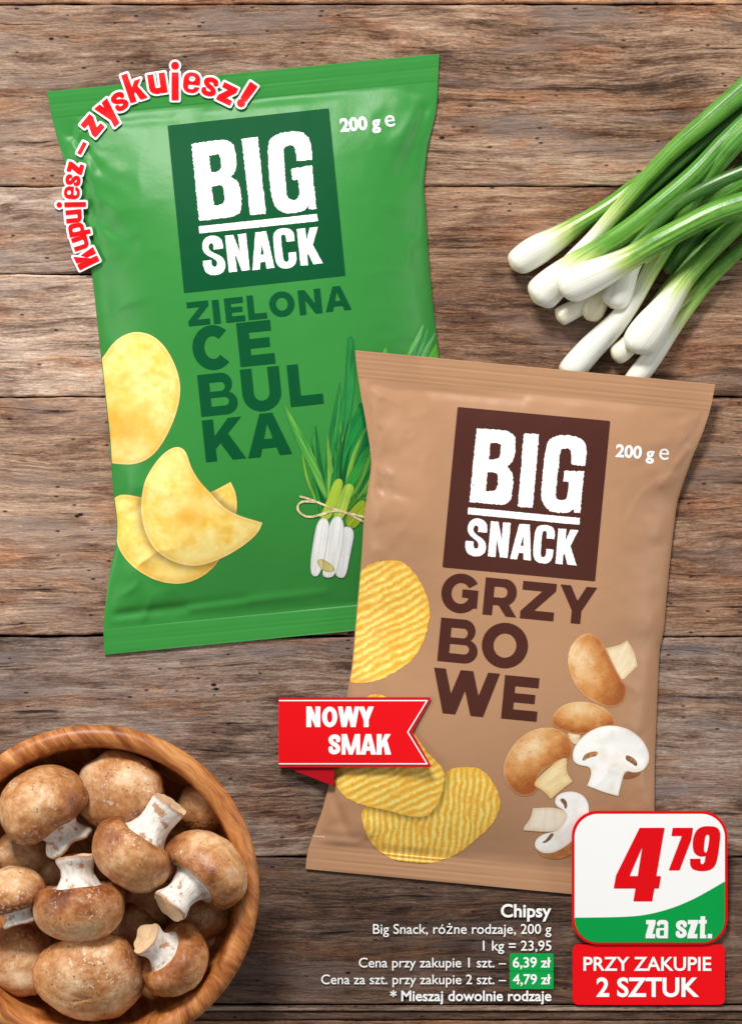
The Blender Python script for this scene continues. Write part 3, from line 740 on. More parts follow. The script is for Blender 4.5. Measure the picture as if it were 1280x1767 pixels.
# --- net weight
def weight(bag, root, x, y, ang, w, ex):
    a = math.radians(ang); ca, sa = math.cos(a), math.sin(a)
    def turn(xy): return np.stack([x + xy[:, 0] * ca + xy[:, 1] * sa, y - xy[:, 0] * sa + xy[:, 1] * ca], 1)
    v, f = font_pieces('200 g', 0.034, 0, w, 0)
    v2, f2 = font_pieces('e', 0.0, ex, ex + 17, -1)
    bagprint(bag, root, 'weight_lettering', [(turn(v), f), (turn(v2), f2)], 2, M['wprint'])
weight(green, bag_g, 587.4, 226.3, 5.2, 70, 78)
weight(brown, bag_b, 1061.5, 787.5, -4.5, 67, 75)
tiny = [('+', rect(540 + 2.6 * k, 1442 + 0.25 * k, 541.3 + 2.6 * k, 1444 + 0.25 * k)) for k in range(8)]
bagprint(brown, bag_b, 'small_print', [shape([t], 1.0) for t in tiny], 2, M['wprint'])

# --- printed pictures
def lerp(a, b, t): return np.asarray(a, float) * (1 - t[:, None]) + np.asarray(b, float) * t[:, None]
def art(bag, root, name, ops, n, colfn, step=1.5, rough=0.0, rscale=4.0, parent=None):
    xy, f = shape(ops, step, rough=rough, rscale=rscale, clip=clipbag(bag))
    if len(f) == 0: return None
    d = sd_ops(xy[:, 0], xy[:, 1], ops)
    c = linA(colfn(xy[:, 0], xy[:, 1], d))
    return bagprint(bag, root, name, [(xy, f)], n, M['print'], parent, c)
def chip_col(seed, cx, cy, brown_at=None, shade=0.0):
    def f(x, y, d):
        n1 = fbm(x / 30, y / 30, seed, 3); n2 = fbm(x / 5, y / 5, seed + 3, 3); n3 = fbm(x / 11, y / 11, seed + 8, 3)
        t = np.clip((n1 - .35) * 1.6 + (n2 - .5) * .55, 0, 1)
        c = lerp((253, 229, 142), (245, 196, 74), t)
        c = c + ((n3 - .5) * 40)[:, None] * np.array([.5, .8, 1.2])
        if brown_at:
            r = np.hypot(x - brown_at[0], (y - brown_at[1]) * 1.2) / brown_at[2] + (n2 - .5) * .9
            c = c * (1 - .6 * np.exp(-r * r))[:, None] + np.array((232, 166, 50)) * (.6 * np.exp(-r * r))[:, None]
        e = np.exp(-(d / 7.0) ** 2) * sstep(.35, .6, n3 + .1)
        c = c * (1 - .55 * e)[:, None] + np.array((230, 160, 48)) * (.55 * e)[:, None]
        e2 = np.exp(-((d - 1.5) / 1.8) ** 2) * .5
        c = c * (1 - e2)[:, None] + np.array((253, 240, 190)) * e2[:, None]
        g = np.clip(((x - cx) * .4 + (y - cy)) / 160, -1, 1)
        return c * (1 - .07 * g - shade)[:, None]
    return f
Z3 = lambda p: np.array(zoomed(p, 150, 480, 2.56))
chipA = Z3(chaikin([(40, 380), (75, 345), (110, 290), (160, 250), (220, 233), (290, 250), (345, 300), (385, 370), (412, 450), (412, 530), (388, 620), (342, 720), (285, 792), (215, 824), (140, 822), (60, 810)]))
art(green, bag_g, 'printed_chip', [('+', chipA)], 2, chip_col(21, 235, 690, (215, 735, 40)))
chipC = Z3(chaikin([(108, 1000), (118, 970), (160, 952), (240, 968), (400, 1000), (545, 948)] + cn((635, 900)) + [(663, 960), (662, 1060), (600, 1230), (540, 1300), (470, 1340), (400, 1354), (310, 1340), (220, 1292), (152, 1222), (126, 1150), (128, 1080)]))
chipB = Z3(chaikin([(238, 1030), (242, 950), (262, 875), (320, 790), (370, 750), (410, 743), (440, 768), (457, 830), (492, 892), (545, 948), (600, 1010), (665, 1048)] + cn((776, 1080)) + [(755, 1130), (680, 1192), (590, 1242), (500, 1272), (430, 1270), (350, 1240), (290, 1190), (252, 1110)]))
def chipC_col(x, y, d):
    c = chip_col(55, 300, 960)(x, y, d)
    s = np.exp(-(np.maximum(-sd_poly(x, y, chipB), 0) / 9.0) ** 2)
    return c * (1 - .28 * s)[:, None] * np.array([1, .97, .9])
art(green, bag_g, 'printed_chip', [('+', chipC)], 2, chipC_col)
def chipB_col(x, y, d):
    c = chip_col(77, 330, 880, (322, 892, 22))(x, y, d)
    s = np.exp(-(np.hypot((x - 345) / 20, (y - 838) / 40)) ** 2) * .5
    return c * (1 - s)[:, None] + np.array((236, 164, 44)) * s[:, None]
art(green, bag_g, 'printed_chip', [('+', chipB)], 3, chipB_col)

def ridge_col(seed, ang, spacing, cx, cy, shade=None):
    a = math.radians(ang)
    def f(x, y, d):
        n1 = fbm(x / 26, y / 26, seed, 3); n2 = fbm(x / 4, y / 4, seed + 3, 3); n3 = fbm(x / 12, y / 12, seed + 8, 3)
        ph = (x * math.sin(a) + y * math.cos(a) + (n1 - .5) * 11 + (n3 - .5) * 2.5) / spacing * 2 * math.pi
        r = .5 + .5 * np.sin(ph)
        t = np.clip(r * .9 + (n2 - .5) * .7, 0, 1)
        c = lerp((234, 174, 54), (255, 238, 146), t)
        o = sstep(.52, .74, n1) * .28 + sstep(.55, .75, n3) * .22
        c = c * (1 - o)[:, None] + np.array((232, 164, 56)) * o[:, None]
        e = np.exp(-(d / 7.0) ** 2) * .45
        c = c * (1 - e)[:, None] + np.array((240, 178, 62)) * e[:, None]
        sp = (vnoise(x / 2.2, y / 2.2, seed + 31) > .93) * .35
        c = c * (1 - sp)[:, None] + np.array((190, 100, 40)) * sp[:, None]
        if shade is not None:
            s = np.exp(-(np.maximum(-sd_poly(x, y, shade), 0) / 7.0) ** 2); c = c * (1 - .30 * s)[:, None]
        return c
    return f
Z5 = lambda p: np.array(zoomed(p, 560, 950, 3.2125))
chipD = Z5(chaikin([(120, 200), (190, 125), (240, 80), (310, 58), (380, 50), (442, 65), (502, 130), (552, 210), (580, 290), (582, 370), (566, 460), (530, 550), (470, 622), (380, 682), (290, 726), (200, 740), (100, 720)]))
chipE = Z5(chaikin([(50, 1260), (60, 1190), (130, 980), (225, 812), (300, 793), (355, 812), (480, 990), (560, 1115), (650, 1198), (668, 1260), (650, 1360), (600, 1452), (550, 1482), (470, 1478), (350, 1442), (200, 1412), (115, 1370), (62, 1310)]))
chipF = Z5(chaikin([(620, 1260), (700, 1213), (780, 1198), (865, 1208), (932, 1280), (974, 1370), (968, 1450), (922, 1532), (830, 1612), (760, 1672), (640, 1726), (520, 1738), (400, 1722), (325, 1690), (248, 1612), (213, 1530), (198, 1430), (300, 1380)]))
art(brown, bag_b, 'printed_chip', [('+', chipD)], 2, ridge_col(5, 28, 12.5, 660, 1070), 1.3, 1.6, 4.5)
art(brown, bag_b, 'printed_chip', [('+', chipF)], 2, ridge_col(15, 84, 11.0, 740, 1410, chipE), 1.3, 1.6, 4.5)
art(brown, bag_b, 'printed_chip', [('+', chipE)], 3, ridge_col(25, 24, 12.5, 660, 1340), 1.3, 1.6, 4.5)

Z4 = lambda p: np.array(zoomed(p, 860, 1080, 4.31))
def cap_col(hx, hy, sx, sy, rot, seed, edge=(0, 0), dark=1.0):
    hx, hy = 860 + hx / 4.31, 1080 + hy / 4.31; a = math.radians(rot)
    def f(x, y, d):
        dx, dy = x - hx, y - hy; p = (dx * math.cos(a) + dy * math.sin(a)) / (sx / 4.31); q = (-dx * math.sin(a) + dy * math.cos(a)) / (sy / 4.31)
        r = np.sqrt(p * p + q * q); n1 = fbm(x / 12, y / 12, seed, 3); n2 = fbm(x / 2.4, y / 2.4, seed + 4, 3)
        t = np.clip(r + (n1 - .5) * .6 + (n2 - .5) * .25, 0, 1.6)
        c = np.where((t < .8)[:, None], lerp((244, 216, 172), (214, 150, 88), np.clip(t / .8, 0, 1)), lerp((214, 150, 88), (166, 92, 42), np.clip((t - .8) / .8, 0, 1)))
        e = np.exp(-(d / 2.5) ** 2) * .4
        c = c * (1 - e)[:, None] + np.array((236, 206, 172)) * e[:, None]
        sp = (vnoise(x / 1.6, y / 1.6, seed + 9) > .9) * .22
        return c * (1 - sp)[:, None] * dark
    return f
def stem_col(seed, ang, c0=(244, 226, 190), c1=(205, 168, 118)):
    a = math.radians(ang)
    def f(x, y, d):
        s = x * math.sin(a) + y * math.cos(a)
        n = fbm(s / 3.0, (x * math.cos(a) - y * math.sin(a)) / 18, seed, 3)
        t = np.clip((n - .35) * .6 + np.exp(-(d / 5.0) ** 2) * .45, 0, 1)
        return lerp(c0, c1, t)
    return f
def white_col(seed, holes=()):
    def f(x, y, d):
        n = fbm(x / 16, y / 16, seed, 3)
        c = lerp((254, 253, 250), (240, 228, 210), np.clip((n - .45) * 1.8, 0, 1))
        e = np.exp(-(d / 2.2) ** 2) * .5
        return c * (1 - e)[:, None] + np.array((226, 206, 178)) * e[:, None]
    return f
def flat_col(rgb, seed=1, v=.12):
    return lambda x, y, d: np.asarray(rgb, float)[None] * (1 + v * (fbm(x / 5, y / 5, seed, 3) - .5) * 2)[:, None]
def mush(parts):
    for nm, pts, n, fn in parts: art(brown, bag_b, nm, [('+', Z4(chaikin(pts)))], n, fn, 1.1)
mush([
 ('printed_mushroom_stem', cn((790, 168)) + [(900, 145)] + cn((955, 108)) + [(1010, 190)] + cn((1032, 300)) + [(960, 372), (915, 412), (850, 320)], 2, stem_col(3, 60)),
 ('printed_mushroom_cap', [(513, 230), (535, 150), (595, 80), (660, 52), (722, 68), (772, 118), (812, 200), (852, 285), (905, 385), (945, 435), (958, 500), (930, 570), (875, 607), (790, 605), (700, 565), (615, 502), (556, 420), (522, 330)], 3, cap_col(600, 250, 150, 290, -24, 9)),
 ('printed_mushroom_stem', [(500, 780), (620, 800), (590, 880), (545, 880)], 2, stem_col(5, 10)),
 ('printed_mushroom_cap', [(388, 705), (420, 638), (490, 583), (600, 560), (722, 578), (815, 630), (875, 705), (850, 760), (700, 800), (600, 815), (500, 792), (408, 755)], 3, cap_col(590, 620, 230, 110, 5, 19)),
 ('printed_mushroom_cap', [(33, 1060), (58, 965), (130, 858), (230, 783), (350, 752), (462, 772), (535, 840), (558, 920), (532, 1000), (440, 1010), (350, 1060), (280, 1130), (305, 1215), (240, 1268), (150, 1268), (78, 1202), (42, 1130)], 4, cap_col(250, 900, 270, 150, -42, 29)),
 ('printed_mushroom_stem', [(245, 1180), (350, 1080), (440, 1000), (515, 975), (500, 1080)] + cn((552, 1160)) + [(480, 1212)] + cn((390, 1290)) + [(320, 1220)], 5, stem_col(7, 30, (248, 226, 176), (206, 160, 92))),
 ('printed_mushroom_skin', [(915, 1140), (960, 1090), (1060, 1080), (1050, 1110), (990, 1138)], 4, flat_col((150, 92, 56))),
 ('printed_mushroom_slice', [(556, 1005), (549, 950), (570, 888), (640, 808), (740, 753), (850, 738), (970, 768), (1062, 838), (1117, 930), (1122, 1012), (1080, 1077), (1010, 1097), (942, 1075), (915, 1160)] + cn((890, 1268)) + [(780, 1240)] + cn((658, 1190)) + [(692, 1110), (680, 1050), (620, 1042), (578, 1028)], 6, white_col(8)),
 ('printed_gill', [(618, 1000), (650, 945), (740, 930), (738, 968), (670, 982), (634, 1008)], 7, flat_col((178, 128, 88), 3, .35)),
 ('printed_gill', [(943, 958), (1000, 978), (1036, 1020), (1026, 1052), (985, 1020), (945, 1000)], 7, flat_col((150, 104, 70), 4, .4)),
 ('printed_mushroom_skin', [(275, 1680), (400, 1690), (500, 1640), (570, 1560), (600, 1640), (540, 1710), (440, 1742), (340, 1725)], 4, flat_col((188, 124, 72))),
 ('printed_mushroom_slice', [(415, 1300), (445, 1250), (540, 1228), (625, 1255), (672, 1320), (672, 1410), (620, 1500), (570, 1580), (500, 1645), (400, 1695), (320, 1692), (266, 1650), (275, 1588), (340, 1545), (440, 1530), (500, 1440), (500, 1380), (430, 1345)], 5, white_col(18)),
 ('printed_mushroom_stem', cn((255, 1358)) + [(430, 1350), (530, 1400), (450, 1530), (330, 1535)] + cn((185, 1522), (190, 1495)) + [(240, 1430)], 6, stem_col(27, 85, (246, 234, 214), (218, 190, 156))),
 ('printed_gill', [(455, 1300), (470, 1280), (505, 1300), (513, 1345), (495, 1370), (485, 1330)], 7, flat_col((150, 104, 76), 6, .4)),
 ('printed_gill', [(320, 1610), (350, 1600), (385, 1545), (415, 1545), (390, 1590), (345, 1620)], 7, flat_col((140, 96, 70), 7, .4)),
])
# spring onion bunch printed on the green bag
Z6 = lambda p: np.array(zoomed(p, 490, 550, 3.843))
def leaf_col(seed, ang, c0, c1):
    a = math.radians(ang)
    def f(x, y, d):
        s = x * math.cos(a) + y * math.sin(a); t_ = -x * math.sin(a) + y * math.cos(a)
        n = fbm(s / 2.2, t_ / 40, seed, 3)
        t = np.clip((n - .32) * 1.9, 0, 1)
        e = np.exp(-(d / 1.6) ** 2) * .14
        return lerp(c0, c1, t) * (1 - e)[:, None]
    return f
def pl(name, pts, n, fn): art(green, bag_g, name, [('+', Z6(chaikin(pts)))], n, fn, 1.1)
dk, md, lt, yl = (8, 92, 48), (38, 140, 62), (112, 176, 76), (186, 204, 66)
for nm, pts, n, c0, c1, an in [
  ('printed_leaf', cn((420, 135), (446, 112)) + [(468, 150), (475, 400), (440, 700), (390, 900), (330, 870), (335, 720), (398, 520)], 2, (46, 140, 66), (24, 110, 56), 5),
  ('printed_leaf', cn((498, 560)) + [(560, 560), (590, 900), (480, 1150), (380, 1150), (420, 900)], 2, dk, (14, 112, 58), 25),
  ('printed_leaf', cn((370, 415)) + [(384, 560), (345, 800), (305, 1190), (265, 1190), (278, 900), (312, 680)], 3, (60, 150, 66), dk, 8),
  ('printed_leaf', cn((198, 742)) + [(216, 790), (214, 900), (236, 1010), (180, 930), (184, 800)], 3, (70, 150, 60), (50, 136, 60), 2),
  ('printed_leaf', cn((0, 558)) + [(32, 600), (120, 755), (200, 895), (296, 1170), (272, 1215), (160, 965), (58, 765), (0, 592)], 4, lt, (44, 140, 56), -28),
  ('printed_leaf', [(185, 1030), (215, 1100), (268, 1290), (235, 1300), (200, 1150)], 4, (60, 150, 60), (30, 118, 52), -12),
  ('printed_leaf', cn((504, 575)) + [(548, 800), (420, 1060), (310, 1260), (285, 1230), (330, 960), (420, 720)], 4, md, (12, 108, 56), 28),
  ('printed_leaf', cn((560, 840)) + [(584, 960), (430, 1160), (360, 1270), (335, 1250), (440, 1010)], 5, (58, 160, 62), (20, 110, 48), 35),
  ('printed_leaf', cn((582, 1000)) + [(545, 1130), (440, 1265), (395, 1285), (480, 1140)], 5, (90, 160, 50), (22, 96, 40), 40),
  ('printed_shank', [(335, 1055), (400, 1065), (370, 1180), (308, 1340), (228, 1340), (285, 1200)], 6, yl, (140, 190, 60), 20),
  ('printed_shank', [(405, 1085), (475, 1105), (440, 1200), (392, 1340), (312, 1340), (360, 1200)], 7, (206, 214, 96), (128, 182, 60), 20),
  ('printed_shank', [(440, 1255), (540, 1180), (545, 1300), (470, 1405), (395, 1360)], 6, (176, 190, 50), (110, 150, 40), 40),
  ('printed_bulb', [(224, 1320), (305, 1325), (294, 1500), (240, 1702), (190, 1714), (170, 1655), (190, 1490)], 8, (250, 250, 248), (222, 228, 222), 8),
  ('printed_bulb', [(380, 1370), (475, 1390), (440, 1560), (412, 1712), (370, 1724), (330, 1690), (376, 1500)], 8, (248, 248, 248), (214, 220, 224), 8),
  ('printed_bulb', [(308, 1315), (392, 1305), (404, 1480), (342, 1705), (290, 1722), (246, 1702), (280, 1500)], 9, (252, 252, 250), (226, 230, 228), 8),
  ('printed_root', [(215, 1600), (260, 1590), (340, 1650), (330, 1680), (270, 1680), (235, 1650)], 10, (226, 216, 160), (190, 178, 100), 0),
  ('printed_leaf', cn((795, 300)) + [(830, 190), (905, 40)] + cn((925, 32)) + [(930, 80), (850, 300)], 3, (120, 190, 100), (30, 128, 66), 30),
  ('printed_leaf', [(850, 300), (900, 170), (945, 50), (965, 70), (950, 140), (880, 300)], 3, (70, 164, 80), (36, 140, 70), 30),
  ('printed_leaf', [(880, 300), (940, 170), (1000, 72), (1012, 110), (950, 230), (910, 300)], 4, (130, 196, 104), (24, 120, 62), 32),
  ('printed_leaf', [(930, 300), (990, 190), (1020, 150), (1030, 300)], 3, (110, 190, 60), (60, 160, 60), 32),
  ('printed_leaf', [(640, 250), (676, 168), (700, 250)], 3, (110, 180, 70), (50, 150, 60), 0)]:
    pl(nm, pts, n, leaf_col(len(pts) + int(pts[0][0]), an, c0, c1))
rl = random.Random(8)
for k in range(26):
    t = k / 25.0
    bx = 250 + 270 * t + rl.uniform(-12, 12); by = 1255 - 60 * t + rl.uniform(-40, 30)
    ang_ = -0.18 + 0.78 * t + rl.uniform(-.07, .07); ln = rl.uniform(330, 640); cv_ = rl.uniform(-60, 60)
    tip = (bx + ln * math.sin(ang_), by - ln * math.cos(ang_)); mid = ((bx + tip[0]) / 2 + cv_, (by + tip[1]) / 2)
    wd = rl.uniform(9, 20)
    pts = [(bx - wd * .7, by), (mid[0] - wd, mid[1])] + cn(tip) + [(mid[0] + wd, mid[1]), (bx + wd * .7, by)]
    c0 = [(30, 128, 58), (64, 158, 62), (96, 178, 66), (16, 104, 52), (132, 192, 72)][rl.randrange(5)]
    pl('printed_leaf', pts, 3.2 + 0.1 * k, leaf_col(200 + k, math.degrees(ang_), c0, tuple(v * .72 for v in c0)))
def curve_pts(pts, n=3):
    p = np.array(pts, float)
    for _ in range(n):
        m = np.stack([.75 * p[:-1] + .25 * p[1:], .25 * p[:-1] + .75 * p[1:]], 1).reshape(-1, 2); p = np.concatenate([p[:1], m, p[-1:]])
    return p
tw = [[(108, 1178), (200, 1206), (300, 1250), (420, 1290), (535, 1350)], [(280, 1285), (170, 1322), (100, 1290), (85, 1240), (120, 1208), (205, 1215)], [(240, 1305), (330, 1268), (430, 1288), (530, 1315)]]
for i, t in enumerate(tw):
    art(green, bag_g, 'printed_twine', [('s', Z6(curve_pts(t)), 3.6)], 11 + i, flat_col((226, 206, 160), i, .3), 0.8)

# ------------------------------------------------------------------ spring onions
def spline(pts, n):
    p = np.array(pts, float); k = len(p)
    e = np.concatenate([[2 * p[0] - p[1]], p, [2 * p[-1] - p[-2]]])
    out = []
    seg = np.linalg.norm(np.diff(p[:, :2], axis=0), axis=1); cum = np.concatenate([[0], np.cumsum(seg)])
    for s in np.linspace(0, cum[-1], n):
        i = min(np.searchsorted(cum, s, side='right') - 1, k - 2); t = (s - cum[i]) / max(seg[i], 1e-9)
        a, b, c, d = e[i], e[i + 1], e[i + 2], e[i + 3]
        out.append(0.5 * (2 * b + (c - a) * t + (2 * a - 5 * b + 4 * c - d) * t * t + (3 * b - a - 3 * c + d) * t ** 3))
    return np.array(out), cum[-1]
def onion(label, pts, white, green_at, seed, tone=1.0, ivory=0.0, split=None, dark=1.0):
    """pts: (pixel x, pixel y, radius in pixels, height of the axis in mm); white / green_at: pixels along the stalk"""
    n = 90; green_at = green_at + 38
    sp, L = spline(pts, n)
    sarc = np.linspace(0, L, n)
    sp[:, 2] *= 0.93 - 0.15 * sstep(60, 170, sarc)
    z = sp[:, 3] * 0.001; rad = sp[:, 2] * S
    ax = PA(sp[:, 0], sp[:, 1], z)
    T = np.gradient(ax, axis=0); T /= np.linalg.norm(T, axis=1)[:, None]
    up = np.array([0, 0, 1.0]); Bn = np.cross(T, up); Bn /= np.linalg.norm(Bn, axis=1)[:, None]; Nn = np.cross(Bn, T)
    m = 72; th = np.linspace(0, 2 * math.pi, m, endpoint=False)
    s = np.linspace(0, L, n)
    # rounded foot
    foot = np.clip(s / (sp[:6, 2].max() * 0.55), 0, 1); rad = rad * (0.42 + 0.58 * np.sqrt(np.clip(1 - (1 - foot) ** 2, 0, 1)))
    g = sstep(white, green_at, s)
    rid = 1 + 0.012 * np.cos(th * 13 + seed)[None] * (0.3 + g[:, None])
    flat = 1 - 0.18 * sstep(green_at, green_at + 260, s)
    V = ax[:, None] + (Bn[:, None] * np.cos(th)[None, :, None] + Nn[:, None] * np.sin(th)[None, :, None] * flat[:, None, None]) * (rad[:, None] * rid)[:, :, None]
    root = thing('spring_onion', label, 'spring onion', tuple(ax[0] * np.array([1, 1, 0])), 'bunch of spring onions')
    tt = np.tile(th, (n, 1)); ss = np.repeat(s[:, None], m, 1)
    st = fbm((np.cos(tt) + 2) * 7 + np.sin(tt) * 5.3, ss / 120 + seed, seed, 3)
    st2 = fbm((np.cos(tt) + 2) * 22 + np.sin(tt) * 17, ss / 200 + seed, seed + 7, 2)
    gg = np.clip(g[:, None] + (st - .5) * .9 * (g[:, None] * (1 - g[:, None]) * 4), 0, 1)
    far = sstep(green_at, green_at + 330, ss)
    def mixc(a, b, t): return np.asarray(a, float) * (1 - t[..., None]) + np.asarray(b, float) * t[..., None]
    w_ = mixc((240, 239, 228), (230, 219, 178), np.clip(ivory + (st - .5) * .25, 0, 1))
    pale = mixc((206, 220, 142), (168, 200, 92), st2)
    deep = mixc((132, 182, 68), (70, 138, 40), np.clip(st2 * 1.3 - .1, 0, 1)); deep2 = mixc((98, 160, 70), (40, 106, 38), st2)
    c = np.where((gg < .5)[..., None], mixc(w_, pale, 0 * gg) * (1 - gg * 2)[..., None] + pale * (gg * 2)[..., None], pale * (2 - gg * 2)[..., None] + deep * (gg * 2 - 1)[..., None])
    c = c * (1 - (gg * far)[..., None] * .75) + deep2 * (gg * far)[..., None] * .75
    vein = (.5 + .5 * np.cos(tt * 31 + seed * 2 + 4 * st)) ** 3 * (.35 + .65 * st2)
    c = c * (1 - .13 * vein * (1 - .4 * g[:, None]))[..., None] * np.array([1, 1, 1]) + (vein * 6 * (1 - g[:, None]))[..., None] * np.array([0, .7, 0])
    blot = fbm(ss / 16 + seed, tt * 2.2 + 3, seed + 40, 3)
    c = c * (1 - .12 * sstep(.5, .8, blot) * g[:, None])[..., None]
    rib = (np.cos(tt * 13 + seed + 6 * st) > .72) * np.clip(g[:, None] * (1 - far * .6), 0, 1) * .30
    c = c * (1 - rib[..., None]) + np.array((214, 226, 150)) * rib[..., None]
    base = np.exp(-(ss / 7.0) ** 2) * .6
    c = c * (1 - base[..., None]) + np.array((220, 202, 150)) * base[..., None]
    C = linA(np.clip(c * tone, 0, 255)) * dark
    k = int(np.searchsorted(s, (white + green_at) / 2)); k = min(max(k, 2), n - 3)
    idx = np.arange(n * m).reshape(n, m)
    def strip(name, i0, i1):
        q = idx[i0:i1 + 1]; r = np.roll(q, -1, 1)
        F = np.stack([q[:-1].ravel(), r[:-1].ravel(), r[1:].ravel(), q[1:].ravel()], 1)
        u_, inv = np.unique(F, return_inverse=True)
        o = link_mesh(name, V.reshape(-1, 3)[u_], inv.reshape(-1, 4)[:, ::-1], M['onion'], None, True, C.reshape(-1, 3)[u_]); keep_parent(o, root)
    strip('bulb', 0, k); strip('leaf', k, n - 1)
    cv = np.concatenate([V[0], [ax[0] - T[0] * rad[0] * 0.25]])
    o = link_mesh('root_plate', cv, [(i, (i + 1) % m, m) for i in range(m)], M['root']); keep_parent(o, root)
    return root
onion('spring onion with the bulb farthest left, lying apart from the bunch', [(884, 462, 20, 8), (898, 450, 26, 8), (925, 432, 28, 8.5), (958, 413, 24, 8), (1000, 386, 20, 7), (1050, 355, 18, 7), (1100, 318, 18, 7), (1180, 262, 19, 8), (1290, 175, 20, 8)], 60, 120, 3)
onion('spring onion with a slim white neck and the topmost leaf of the bunch', [(936, 512, 20, 8), (955, 490, 20, 9), (985, 452, 17, 12), (1020, 414, 16, 15), (1060, 368, 17, 17), (1112, 310, 17, 18), (1165, 255, 19, 19), (1220, 208, 22, 20), (1300, 140, 26, 20)], 120, 235, 5, split=True)
onion('spring onion with a fat bulb left of the middle and a bright green leaf', [(922, 520, 24, 10.5), (934, 508, 32, 11), (955, 488, 31, 12), (990, 458, 25, 14), (1035, 428, 24, 17), (1085, 396, 24, 20), (1140, 352, 24, 22), (1200, 300, 23, 22), (1250, 246, 21, 22), (1310, 190, 22, 22)], 55, 135, 7)
onion('spring onion lying on top, its long fat bulb pointing left', [(970, 503, 24, 20), (984, 494, 32, 22), (1010, 482, 32, 23), (1045, 466, 28, 25), (1085, 446, 25, 28), (1130, 420, 25, 31), (1185, 390, 24, 33), (1240, 364, 25, 33), (1320, 338, 25, 33)], 80, 150, 9)
onion('longest spring onion, its straight white stalk reaching the tan bag', [(976, 652, 22, 8), (990, 634, 25, 8), (1020, 600, 24, 8), (1060, 560, 23, 9), (1092, 518, 20, 11), (1122, 466, 19, 13), (1150, 420, 19, 14), (1180, 366, 19, 16), (1215, 308, 22, 19), (1260, 250, 26, 22), (1310, 200, 26, 23)], 165, 285, 11)
onion('spring onion with a short white bulb tucked below the topmost stalk', [(1055, 530, 20, 12), (1062, 515, 27, 13), (1072, 490, 26, 14), (1090, 455, 19, 14), (1120, 420, 16, 14), (1180, 372, 16, 12), (1300, 300, 18, 10)], 70, 130, 13)
onion('spring onion with a yellowish bulb behind the short white bulb', [(1012, 550, 15, 6), (1022, 536, 22, 7), (1036, 512, 20, 7), (1060, 480, 16, 7), (1110, 430, 15, 7), (1200, 375, 15, 6), (1300, 330, 16, 6)], 80, 150, 15, ivory=.75)
onion('spring onion with a small square-cut end below the fat bulbs', [(961, 549, 17, 6), (972, 543, 18, 6), (1000, 528, 17, 6), (1040, 500, 15, 6), (1100, 455, 14, 5.5), (1200, 400, 14, 5.5), (1300, 350, 14, 5.5)], 110, 190, 17, ivory=.3)
onion('spring onion with a thick rounded bulb right of the long stalk', [(1096, 608, 22, 13), (1103, 592, 32, 14), (1120, 568, 33, 14), (1146, 532, 27, 14), (1178, 486, 22, 14), (1215, 444, 20, 14), (1260, 398, 20, 14), (1320, 340, 20, 14)], 90, 160, 19)
onion('spring onion with a small knobbly bulb under the thick rounded bulb', [(1056, 616, 15, 6), (1066, 610, 20, 6.5), (1085, 594, 19, 6.5), (1110, 560, 15, 6), (1150, 500, 14, 6), (1200, 440, 14, 6), (1310, 350, 15, 6)], 100, 170, 21, ivory=.35)
onion('slender spring onion at the lower right edge of the bunch', [(1086, 668, 18, 6.5), (1098, 652, 20, 6.5), (1125, 616, 19, 6.5), (1155, 574, 17, 6), (1190, 526, 16, 6), (1230, 478, 14, 6), (1310, 398, 14, 6)], 90, 190, 23)
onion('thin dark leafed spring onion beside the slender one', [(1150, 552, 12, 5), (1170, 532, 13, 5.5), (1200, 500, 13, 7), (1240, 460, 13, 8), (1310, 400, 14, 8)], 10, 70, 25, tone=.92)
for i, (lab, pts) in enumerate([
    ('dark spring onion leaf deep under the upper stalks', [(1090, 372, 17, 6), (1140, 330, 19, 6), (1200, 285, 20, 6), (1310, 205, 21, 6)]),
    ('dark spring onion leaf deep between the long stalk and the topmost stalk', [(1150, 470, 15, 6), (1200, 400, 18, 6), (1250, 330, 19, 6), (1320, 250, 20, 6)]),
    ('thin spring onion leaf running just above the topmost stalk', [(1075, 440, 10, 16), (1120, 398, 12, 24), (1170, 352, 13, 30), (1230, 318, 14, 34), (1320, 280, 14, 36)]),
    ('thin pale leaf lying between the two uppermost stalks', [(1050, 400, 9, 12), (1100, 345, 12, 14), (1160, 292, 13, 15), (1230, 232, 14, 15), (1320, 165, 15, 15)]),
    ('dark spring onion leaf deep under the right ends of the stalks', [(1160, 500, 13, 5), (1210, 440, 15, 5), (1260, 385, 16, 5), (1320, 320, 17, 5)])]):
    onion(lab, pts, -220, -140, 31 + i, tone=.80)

# ------------------------------------------------------------------ wooden bowl
BZ = 0.060
bc = np.array(P(162, 1537, BZ)); BR = 285 * S * (1 - BZ / CAMH)
def lathe(prof, seg=96, jitter=0.0, seed=0):
    V = []; F = []; n = len(prof)
    for i in range(seg):
        a = 2 * math.pi * i / seg
        for k, (r, z) in enumerate(prof):
            w = 1 + jitter * (vnoise(np.array(math.cos(a) * 1.7 + 5), np.array(math.sin(a) * 1.7 + 5), seed) - .5)
            V.append((r * math.cos(a) * w, r * math.sin(a) * w, z))
    for i in range(seg):
        j = (i + 1) % seg
        for k in range(n - 1): F.append((i * n + k, j * n + k, j * n + k + 1, i * n + k + 1))
    return V, F
R_ = BR
def arc_rim(): return [(R_ - .0055 + .0055 * math.cos(a), BZ - .0045 + .0055 * math.sin(a)) for a in np.linspace(-0.35, math.pi * 0.93, 14)]
prof = [(0.0001, 0.001), (R_ * .50, 0.001), (R_ * .55, .003), (R_ * .72, .014), (R_ * .88, .032), (R_ * .97, .048)] + arc_rim() + [(R_ - .0125, .047), (R_ * .84, .034), (R_ * .70, .020), (R_ * .48, .0125), (R_ * .2, .011), (.0001, .011)]
V, F = lathe(prof, 128)
bowl = link_mesh('wooden_bowl', V, F, M['bowl']); bowl.location = (bc[0], bc[1], 0)
